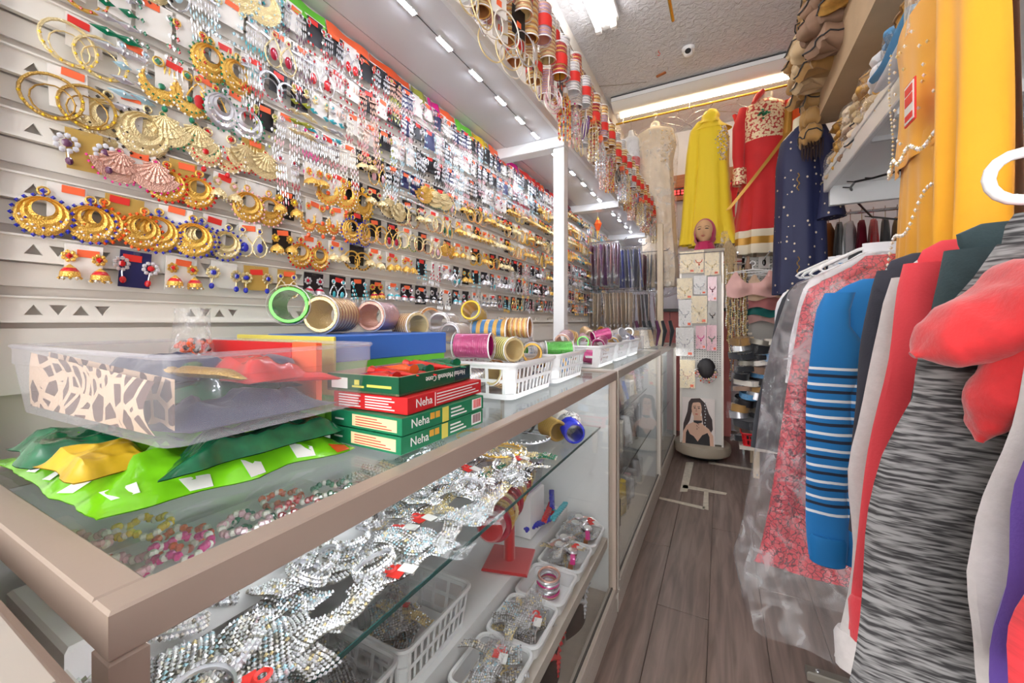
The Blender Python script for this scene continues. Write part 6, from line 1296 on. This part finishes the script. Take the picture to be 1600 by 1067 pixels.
for j in range(12):   # on top of the bin
    y = 3.0-.17*j; m, nm = [('fabric_brown', 'brown'), ('fabric_beige', 'beige'), ('fabric_brown', 'caramel'), ('fabric_taupe', 'taupe'), ('fabric_gold', 'gold')][j % 5]; bundle('fabric_bundle', f'{nm} black trimmed fabric bundle on top of the tan bin, {onth(j+1)} from the far end', 'fabric', (XS+.02-.06*(j < 4), y, 2.63 if j > 3 else 2.50), (.14, .10, .10 if j > 3 else .17), m, 100+j, 'fabric_black', .2)
    bundle('fabric_bundle', f'{nm} stacked bundle in the second layer above the tan bin, {onth(j+1)} from the far end', 'fabric', (XS+.0, y-.06, 2.82), (.14, .10, .11), ['fabric_beige', 'fabric_brown', 'fabric_taupe'][j % 3], 130+j, 'fabric_black', -.2)
t = bundle('shawl', 'brown patterned shawl with black fringe hanging off the far end of the bin', 'shawl', (XS-.06, 2.98, 2.24), (.06, .07, .16), 'fabric_brown', 7, 'fabric_black', 0); g = G()
for q in range(22): g.tube([(-.05+.005*q, -.03+.01*(q % 3), .02), (-.055+.005*q, -.03+.01*(q % 3), -.08-.01*(q % 4))], .002, 'poster_hair', 4)
g.build('fringe', t)
# blue plush toy ear / cloth at shelf edge
t = T('draped_cloth', 'blue and white soft cloth poking over the shelf edge', 'cloth', (0, 0, 0)); g = G()
for dx, m_, pts_, rs_ in ((0, 'fabric_ltblue', ((1430, 10), (1408, 60), (1388, 100), (1368, 122), (1364, 130)), (.022, .026, .024, .018, .006)), (-.02, 'fabric_white', ((1436, 30), (1412, 80), (1392, 116), (1374, 138), (1370, 144)), (.02, .026, .026, .016, .006))):
    P, Rr = smooth_path([at_x(u, v, XS-.03+dx) for u, v in pts_], rs_, 5); g.tube(P, Rr, m_, 12, flat=.5)
g.build('cloth_fold', t)
# ---- clothes rail
t = T('clothes_rail', 'chrome clothes rail under the shelf with a steel foot on the floor', 'clothes rail', (.50, 0, 0)); g = G(); g.tube([(0, -.3, 1.352), (0, 2.55, 1.352)], .0125, 'chrome', 12); g.build('rail', t)
for y in (-.28, 2.52):
    g = G(); g.tube([(.0, y, 1.352), (0, y, .05)], .014, 'chrome', 10) ; g.build('upright', t)
pf = at_z(1258, 1045, .035); g = G(); g.box(pf.x-.5, .25, pf.y-.5+.47, pf.y+.005, .02, .05, 'steel_dull', .004); g.lathe([(.0001, .006), (.006, .004), (.007, 0)], 'chrome', 10, (pf.x-.47, pf.y-.013, .05)); g.build('foot', t)
RAILX, RAILZ = .50, 1.37
def hanger_part(t, m, w_=.20, z=0):
    g = G(); g.torus((0, 0, .012), .020, .0035, m, 14, 6, 'y', -PI*.45, PI*1.0); g.tube([(0, 0, -.010), (0, 0, -.04)], .0035, m, 6)
    g.tube([(0, 0, -.04), (0, 0, z)], .0035, m, 6); z += .045
    g.tube([(p[0], 0, p[1]+z) for p in ()] or [(x_, 0, z_+z) for x_, z_ in ((0, -.04), (-.06, -.055), (-w_, -.105), (-w_-.012, -.118), (-w_, -.128), (-.06, -.125), (.06, -.125), (w_, -.128), (w_+.012, -.118), (w_, -.105), (.06, -.055), (0, -.04))], .006, m, 8); g.build('hanger', t); return
    g.tube([(0, 0, -.04), (-.06, 0, -.055), (-w_, 0, -.105), (-w_-.012, 0, -.118), (-w_, 0, -.128), (-.06, 0, -.125), (.06, 0, -.125), (w_, 0, -.128), (w_+.012, 0, -.118), (w_, 0, -.105), (.06, 0, -.055), (0, 0, -.04)], .006, m, 8); g.build('hanger', t)
def garment(label, cat, Y, Lpx, m, sleeve_m=None, sw=.115, depth=.028, seed=0, hz=None, name='sweater', hang='white_plastic', collar=None, folds=.10, body_in=.06, cuff=None, xc=RAILX, zr=RAILZ, bodym=None, cover=None):
    L_ = [at_y(u, v, Y) for u, v in Lpx]; t = T(name, label, cat, (xc, Y, zr)); hanger_part(t, hang, w_=.16, z=L_[0].z-zr-.01)
    # left edge relative to centre
    pts = [(q.x, q.z) for q in smooth_path([(p.x-xc, 0, p.z-zr) for p in L_], [0]*len(L_), 6)[0]]; sm = sleeve_m or m
    zt = pts[0][1]; zb = pts[-1][1]
    def lx(z):
        for (xa, za), (xb, zb_) in zip(pts, pts[1:]):
            if zb_ <= z <= za: f = (za-z)/(za-zb_+1e-9); return xa+(xb-xa)*f
        return pts[-1][0] if z < zb else pts[0][0]
    rows = []; n = 34
    for i in range(n+1):
        z = zt+(zb-zt)*(i/n)**1.1; x = -lx(z); hw = max(.05, x-body_in*min(1, (zt-z)/.10)); rows.append((z, hw, depth*(.55+.6*min(1, (zt-z)/.12)), 0))
    g = G(); sack(g, rows, bodym or m, (folds, 8), n=56, ph=seed, sq=.9); g.build('body', t)
    for sg in (-1, 1):
        P_ = []; Rr = []; k_ = 16; z0 = zt-.035
        for i in range(k_+1):
            z = z0+(zb*.985-z0)*i/k_; x = -lx(z); r_ = sw/2*(1-.25*i/k_)*(1+.06*math.sin(i*1.3+seed)); r_ = min(r_, .03+.4*(i+1)/k_*sw) if i < 3 else r_; P_.append((sg*(x-r_), -depth*.45+.006*math.sin(i*.9+seed), z)); Rr.append(r_)
        g = G(); 
        vs_ = []; nn = 16
        for (x, y_, z), r_ in zip(P_, Rr):
            for j in range(nn): a = 2*PI*j/nn; vs_.append((x+r_*math.cos(a), y_+depth*.62*math.sin(a)*(1+.16*math.sin(3*a+z*30+seed)+.10*math.sin(70*z+2*a+seed)), z))
        g.add(vs_, [(i*nn+j, (i+1)*nn+j, (i+1)*nn+(j+1) % nn, i*nn+(j+1) % nn) for i in range(k_) for j in range(nn)]+[tuple(range(nn)), tuple(k_*nn+j for j in reversed(range(nn)))], sm); g.build('sleeve', t)
        if cuff:
            g = G(); z = P_[-1][2]; x = P_[-1][0]; g.tube([(x, P_[-1][1], z+.06), (x, P_[-1][1], z+.05), (x, P_[-1][1], z-.012), (x, P_[-1][1], z-.016)], [Rr[-1]*.9, Rr[-1]*1.02, Rr[-1]*.95, Rr[-1]*.8], cuff, 14, flat=.6); g.build('cuff', t)
    if collar: g = G(); zc = zt; g.torus((0, -.004, zc-.004), .082, .011, collar, 24, 6, 'z', sy=.42); g.build('collar', t)
    if cover:
        g = G(); pl_ = [at_y(u, v, Y) for u, v in cover]; cp = [(p.x-xc, p.z-zr) for p in pl_]; rr = [(z, -x, depth*(1.7+.5*i), 0) for i, (x, z) in enumerate(cp)]; sack(g, interp(rr, 30), 'plastic_bag', (.12, 7), n=48, ph=seed, sq=.8); g.build('plastic_cover', t)
    return t
GS = [
 # far white / blue shirts
 dict(label='white shirt at the far end of the clothes rail, half under plastic', cat='shirt', Y=2.35, Lpx=[(1318, 400), (1290, 425), (1215, 468), (1213, 560), (1206, 640)], m='fabric_white', name='shirt', cover=None),
 dict(label='pale striped shirt second from the far end of the clothes rail', cat='shirt', Y=2.2, Lpx=[(1330, 398), (1305, 425), (1226, 466), (1222, 560), (1218, 650)], m='fabric_white', name='shirt', sleeve_m='fabric_ltblue'),
 dict(label='charcoal jacket hanging behind the plastic covered red dress', cat='jacket', Y=2.02, Lpx=[(1340, 392), (1300, 424), (1226, 458), (1200, 560), (1180, 640), (1172, 700)], m='fabric_charcoal', name='jacket'),
 dict(label='white lace top with wide hanger third behind the blue sweater', cat='top', Y=1.84, Lpx=[(1360, 380), (1330, 405), (1262, 440), (1236, 520), (1226, 600)], m='fabric_white', name='top'),
 dict(label='red brocade dress inside a long clear plastic cover', cat='dress', Y=1.60, Lpx=[(1352, 400), (1316, 424), (1262, 452), (1236, 560), (1215, 700), (1190, 850), (1180, 876)], m='brocade_red', name='dress', body_in=.02, sw=.09, cover=[(1352, 394), (1300, 420), (1235, 446), (1196, 560), (1180, 700), (1158, 830), (1146, 868), (1165, 955)]),
 dict(label='blue sweater with white and navy stripes and plain blue cuffs', cat='sweater', Y=1.35, Lpx=[(1347, 436), (1325, 443), (1284, 462), (1268, 520), (1258, 640), (1258, 760), (1258, 820), (1262, 868)], m='knit_stripe', collar='knit_blue', cuff='knit_blue', body_in=.07),
 dict(label='dark navy sweatshirt just in front of the striped blue sweater', cat='sweatshirt', Y=1.12, Lpx=[(1424, 396), (1404, 402), (1366, 424), (1345, 520), (1332, 640), (1325, 780), (1322, 830)], m='knit_navyblack', collar='knit_navyblack'),
 dict(label='light grey sweatshirt with long cuffs between navy and coral ones', cat='sweatshirt', Y=.99, Lpx=[(1436, 404), (1418, 412), (1385, 440), (1368, 520), (1340, 640), (1322, 730), (1330, 850), (1312, 960), (1300, 1030)], m='sweat_grey', collar='sweat_grey', cuff='sweat_grey'),
 dict(label='coral red sweatshirt third in front of the striped sweater', cat='sweatshirt', Y=.87, Lpx=[(1470, 376), (1446, 384), (1410, 410), (1396, 470), (1382, 560), (1366, 640), (1340, 780), (1330, 900), (1322, 985)], m='sweat_coral', collar='sweat_coral', cuff='sweat_coral'),
 dict(label='dark green sweatshirt between the coral and the heathered ones', cat='sweatshirt', Y=.77, Lpx=[(1532, 350), (1508, 356), (1478, 372), (1462, 420), (1446, 480), (1432, 560), (1405, 700), (1380, 860), (1370, 980)], m='sweat_green', collar='sweat_green'),
 dict(label='heathered black and grey sweater with red raglan shoulders', cat='sweater', Y=.64, Lpx=[(1585, 334), (1565, 350), (1520, 420), (1470, 480), (1432, 540), (1420, 620), (1375, 690), (1352, 780), (1345, 900), (1330, 1000), (1312, 1090)], m='heather', sleeve_m='heather', collar='raglan_red', sw=.19, body_in=.03),
 dict(label='light grey thick sweatshirt in front of the heathered sweater', cat='sweatshirt', Y=.545, Lpx=[(1640, 400), (1625, 450), (1600, 540), (1575, 620), (1540, 720), (1510, 840), (1495, 900), (1510, 1000), (1524, 1090)], m='sweat_grey', cuff='sweat_grey', sw=.11),
 dict(label='purple sweatshirt at the right edge of the photo', cat='sweatshirt', Y=.485, Lpx=[(1680, 420), (1655, 500), (1625, 600), (1592, 700), (1565, 800), (1548, 920), (1530, 1090)], m='sweat_purple', sw=.11),
 dict(label='red marled knit sweater nearest the camera at the right edge', cat='sweater', Y=.435, Lpx=[(1700, 560), (1670, 640), (1630, 740), (1595, 850), (1570, 950), (1545, 1090)], m='knit_red', sw=.10),
]
for i, a in enumerate(GS): garment(seed=i*1.7, **a)
# red raglan sleeve over heathered sweater
YH = .64
def soft_tube(g, pts, rs, m, n=28, flat=.6, amp=.007, fr=26):
    P, Rr = smooth_path(pts, rs, 7); h = G(); h.tube(P, Rr, m, n, flat=flat)
    vs_ = []
    for i, v in enumerate(h.v):
        c = P[i//n]; d = (Vector(v)-c); k_ = 1+amp*NZ.noise(Vector(v)*fr)/max(.012, d.length)*1.6+.35*amp*NZ.noise(Vector(v)*fr*2.7)/max(.012, d.length); vs_.append(c+d*k_)
    g.add(vs_, h.f, m)
t = T('draped_sleeve', 'red raglan shoulder and sleeve piece folded over the heathered sweater', 'sweater', (0, 0, 0))
pp_ = [at_y(u, v, YH-.05) for u, v in ((1720, 470), (1640, 480), (1580, 500), (1520, 520), (1465, 540), (1425, 556))]
g = G(); soft_tube(g, [(p.x, YH-.05, p.z) for p in pp_], [.085, .085, .072, .056, .038, .010], 'raglan_red'); g.build('upper_sleeve', t)
pp_ = [at_y(u, v, YH-.07) for u, v in ((1650, 520), (1600, 575), (1560, 625), (1538, 662), (1530, 690))]
g = G(); soft_tube(g, [(p.x, YH-.07, p.z) for p in pp_], [.05, .044, .036, .024, .006], 'raglan_red'); g.build('lower_sleeve', t)
# yellow outfit hanging from the shelf edge facing the aisle
XO = XS-.075
t = T('outfit', 'marigold yellow embroidered blouse and long skirt hanging from the shelf edge', 'outfit', (XO, 1.38, 2.03), (0, 0, 0))
def YZ(u, v, X=XO): p = at_x(u, v, X); return (p.y-1.38, p.z-2.03)
g = G(); g.torus((.0, 0, .01), .02, .0025, 'chrome', 12, 5, 'y', -PI*.5, PI); g.tube([(0, 0, -.01), (0, 0, -.05)], .0025, 'chrome', 5); g.tube([(0, .19, -.09), (0, 0, -.05), (0, -.19, -.09)], .006, 'white_plastic', 6); g.build('hanger', t)
def sheet(ya, yb, za, zb, th, m, wav=.008, fr=22, cyl=.03, mo=None, skew=0):
    g = G(); g.grid(lambda a, b: (-cyl*math.sin(PI*a)-th/2-wav*math.sin(fr*a+2*b)*b, ya(b)+(yb(b)-ya(b))*a, za+(zb-za)*b+skew*math.sin(PI*a)), 30, 20, m)
    g.grid(lambda a, b: (cyl*.5*math.sin(PI*a)+th/2, ya(b)+(yb(b)-ya(b))*(1-a), za+(zb-za)*b), 20, 10, m); return g
g = sheet(lambda b: .20-.03*math.sin(PI*min(1, b*1.2)), lambda b: -.165, -.075, -.45, .02, 'fabric_marigold', .004); g.build('blouse', t)
g = sheet(lambda b: .18+.06*b, lambda b: -.19-.08*b, -.40, -1.12, .01, 'fabric_marigold', .020, 34); g.build('skirt', t)
g = sheet(lambda b: -.10-.03*b, lambda b: -.30-.03*b, .0, -.75, .015, 'fabric_marigold', .018, 17, .05); g.build('scarf', t)
g = sheet(lambda b: .15, lambda b: -.10, .02, -.12, .01, 'sheer_white', .008, 12, .03); g.build('sheer_yoke', t)
g = G()
for q in range(44):
    f = q/43; yy = .185-.35*f; g.gem((-.020-.03*math.sin(PI*f)-.012, yy, -.445+.012*math.sin(f*22)), .007, ['pearl', 'pale_gold', 'crystal'][q % 3])
for q in range(30): f = q/29; g.gem((-.02-.03*math.sin(PI*.06)-.006, .17+.015*math.sin(f*6), -.09-.34*f), .0045, 'pearl' if q % 2 else 'pale_gold')
for q in range(26): f = R.random(); h2 = R.random(); g.gem((-.024-.03*math.sin(PI*f), .17-.32*f, -.12-.28*h2), .0055, R.choice(('pearl', 'pale_gold', 'crystal')))
for q in range(40): f = q/39; yy = .22-.40*f; g.gem((-.03-.03*math.sin(PI*f)-.006, yy, -.78+.24*f+.02*math.sin(f*17)), .006, 'pearl' if q % 2 else 'crystal')
g.build('beadwork', t, kind='stuff')
tg = G(); a = YZ(1480, 150); yc, zc = a; tg.box(-.066, -.063, yc-.030, yc+.030, zc-.05, zc+.05, 'red_tag'); tg.box(-.0675, -.066, yc-.026, yc+.026, zc-.046, zc+.046, 'card_white')
for z0, z1 in ((.022, .040), (-.005, .018), (-.040, -.026)): tg.box(-.0685, -.0675, yc-.021, yc+.021, zc+z0, zc+z1, 'red_tag')
tg.build('price_tag', t, False)
g = G(); g.tube([(XS-.02, 1.38, 2.045), (XO-.02, 1.38, 2.055)], .004, 'chrome', 6); tag(g.build('shelf_hook'), 'chrome hook on the shelf edge for the yellow outfit', 'hook')
# second yellow piece folded, top right
t = T('shawl', 'marigold shawl folded over the shelf edge at the top right', 'shawl', (XS-.03, 1.02, 2.04)); g = G()
g.grid(lambda a, b: (-.03-.05*math.sin(PI*b*.9)-.01*math.sin(9*a), -.22+.42*a, .10-.24*b+.14*a*0-.16*(a-.5)), 16, 12, 'fabric_marigold'); g.grid(lambda a, b: (.0+.02*math.sin(9*a), -.22+.42*a, .10-.16*(a-.5)-.20*b), 14, 6, 'fabric_marigold'); g.build('cloth', t)
# near white hanger end
t = T('coat_hanger', 'empty white plastic coat hanger end poking out at the right edge', 'hanger', (.505, .55, 1.37), .0)
g = G(); g.torus((0, 0, .012), .020, .0035, 'white_plastic', 14, 6, 'y', -PI*.45, PI*1.0); g.tube([(0, 0, -.01), (0, 0, -.05)], .0035, 'white_plastic', 6)
for sg in (-1, 1): g.tube([(0, 0, -.045), (sg*.10, 0, -.047), (sg*.235, 0, -.052)]+[(sg*(.255+.022*math.sin(a_)), 0, -.074+.022*math.cos(a_)) for a_ in [PI*k_/8 for k_ in range(9)]]+[(sg*.23, 0, -.097), (0, 0, -.097)], .005, 'white_plastic', 10)
g.tube([(.17, 0, -.097), (.17, 0, -.05)], .004, 'white_plastic', 8); g.tube([(-.17, 0, -.097), (-.17, 0, -.05)], .004, 'white_plastic', 8); g.build('hanger', t)
# garments on a back rail beyond the shelf
t = T('clothes_rail', 'back clothes rail beyond the white shelf near the corner', 'clothes rail', (1.0, 3.6, 1.93)); g = G(); g.tube([(-.42, 0, 0), (.42, 0, 0)], .011, 'chrome', 8); g.tube([(.40, 0, 0), (.44, 0, 0)], .02, 'chrome', 8); g.build('rail', t)
for x in (-.40, .40): g = G(); g.tube([(x, 0, 0), (x, 0, 1.37)], .008, 'chrome', 8); g.build('hang_rod', t)
cl = [('fabric_taupe', 'taupe'), ('strap_brown', 'brown'), ('fabric_black', 'black'), ('fabric_white', 'white'), ('maroon', 'maroon'), ('knit_red', 'red'), ('fabric_charcoal', 'charcoal'), ('fabric_brown', 'tan'), ('maroon', 'dark red'), ('fabric_white', 'ivory'), ('steel_dull', 'grey'), ('maroon', 'burgundy')]
for j, (m, nm) in enumerate(cl*1):
    x = .63+.062*j; t = T('blouse', f'{nm} top on the back rail near the corner, {ORD[j+1]} from the left', 'top', (x, 3.6, 1.93), 1.25+R.uniform(-.15, .15)); g = G(); sack(g, interp([(-.06, .02, .015, 0), (-.10, .17, .02, 0), (-.25, .19, .028, 0), (-.8+.1*(j % 3), .19, .03, 0)], 12), m, (.3, 7), 24, ph=j); g.build('cloth', t)
    g = G(); g.torus((0, 0, .008), .018, .002, 'chrome', 10, 4, 'y', -PI*.5, PI); g.tube([(0, 0, -.01), (0, 0, -.06)], .002, 'chrome', 4); g.build('hanger_hook', t)
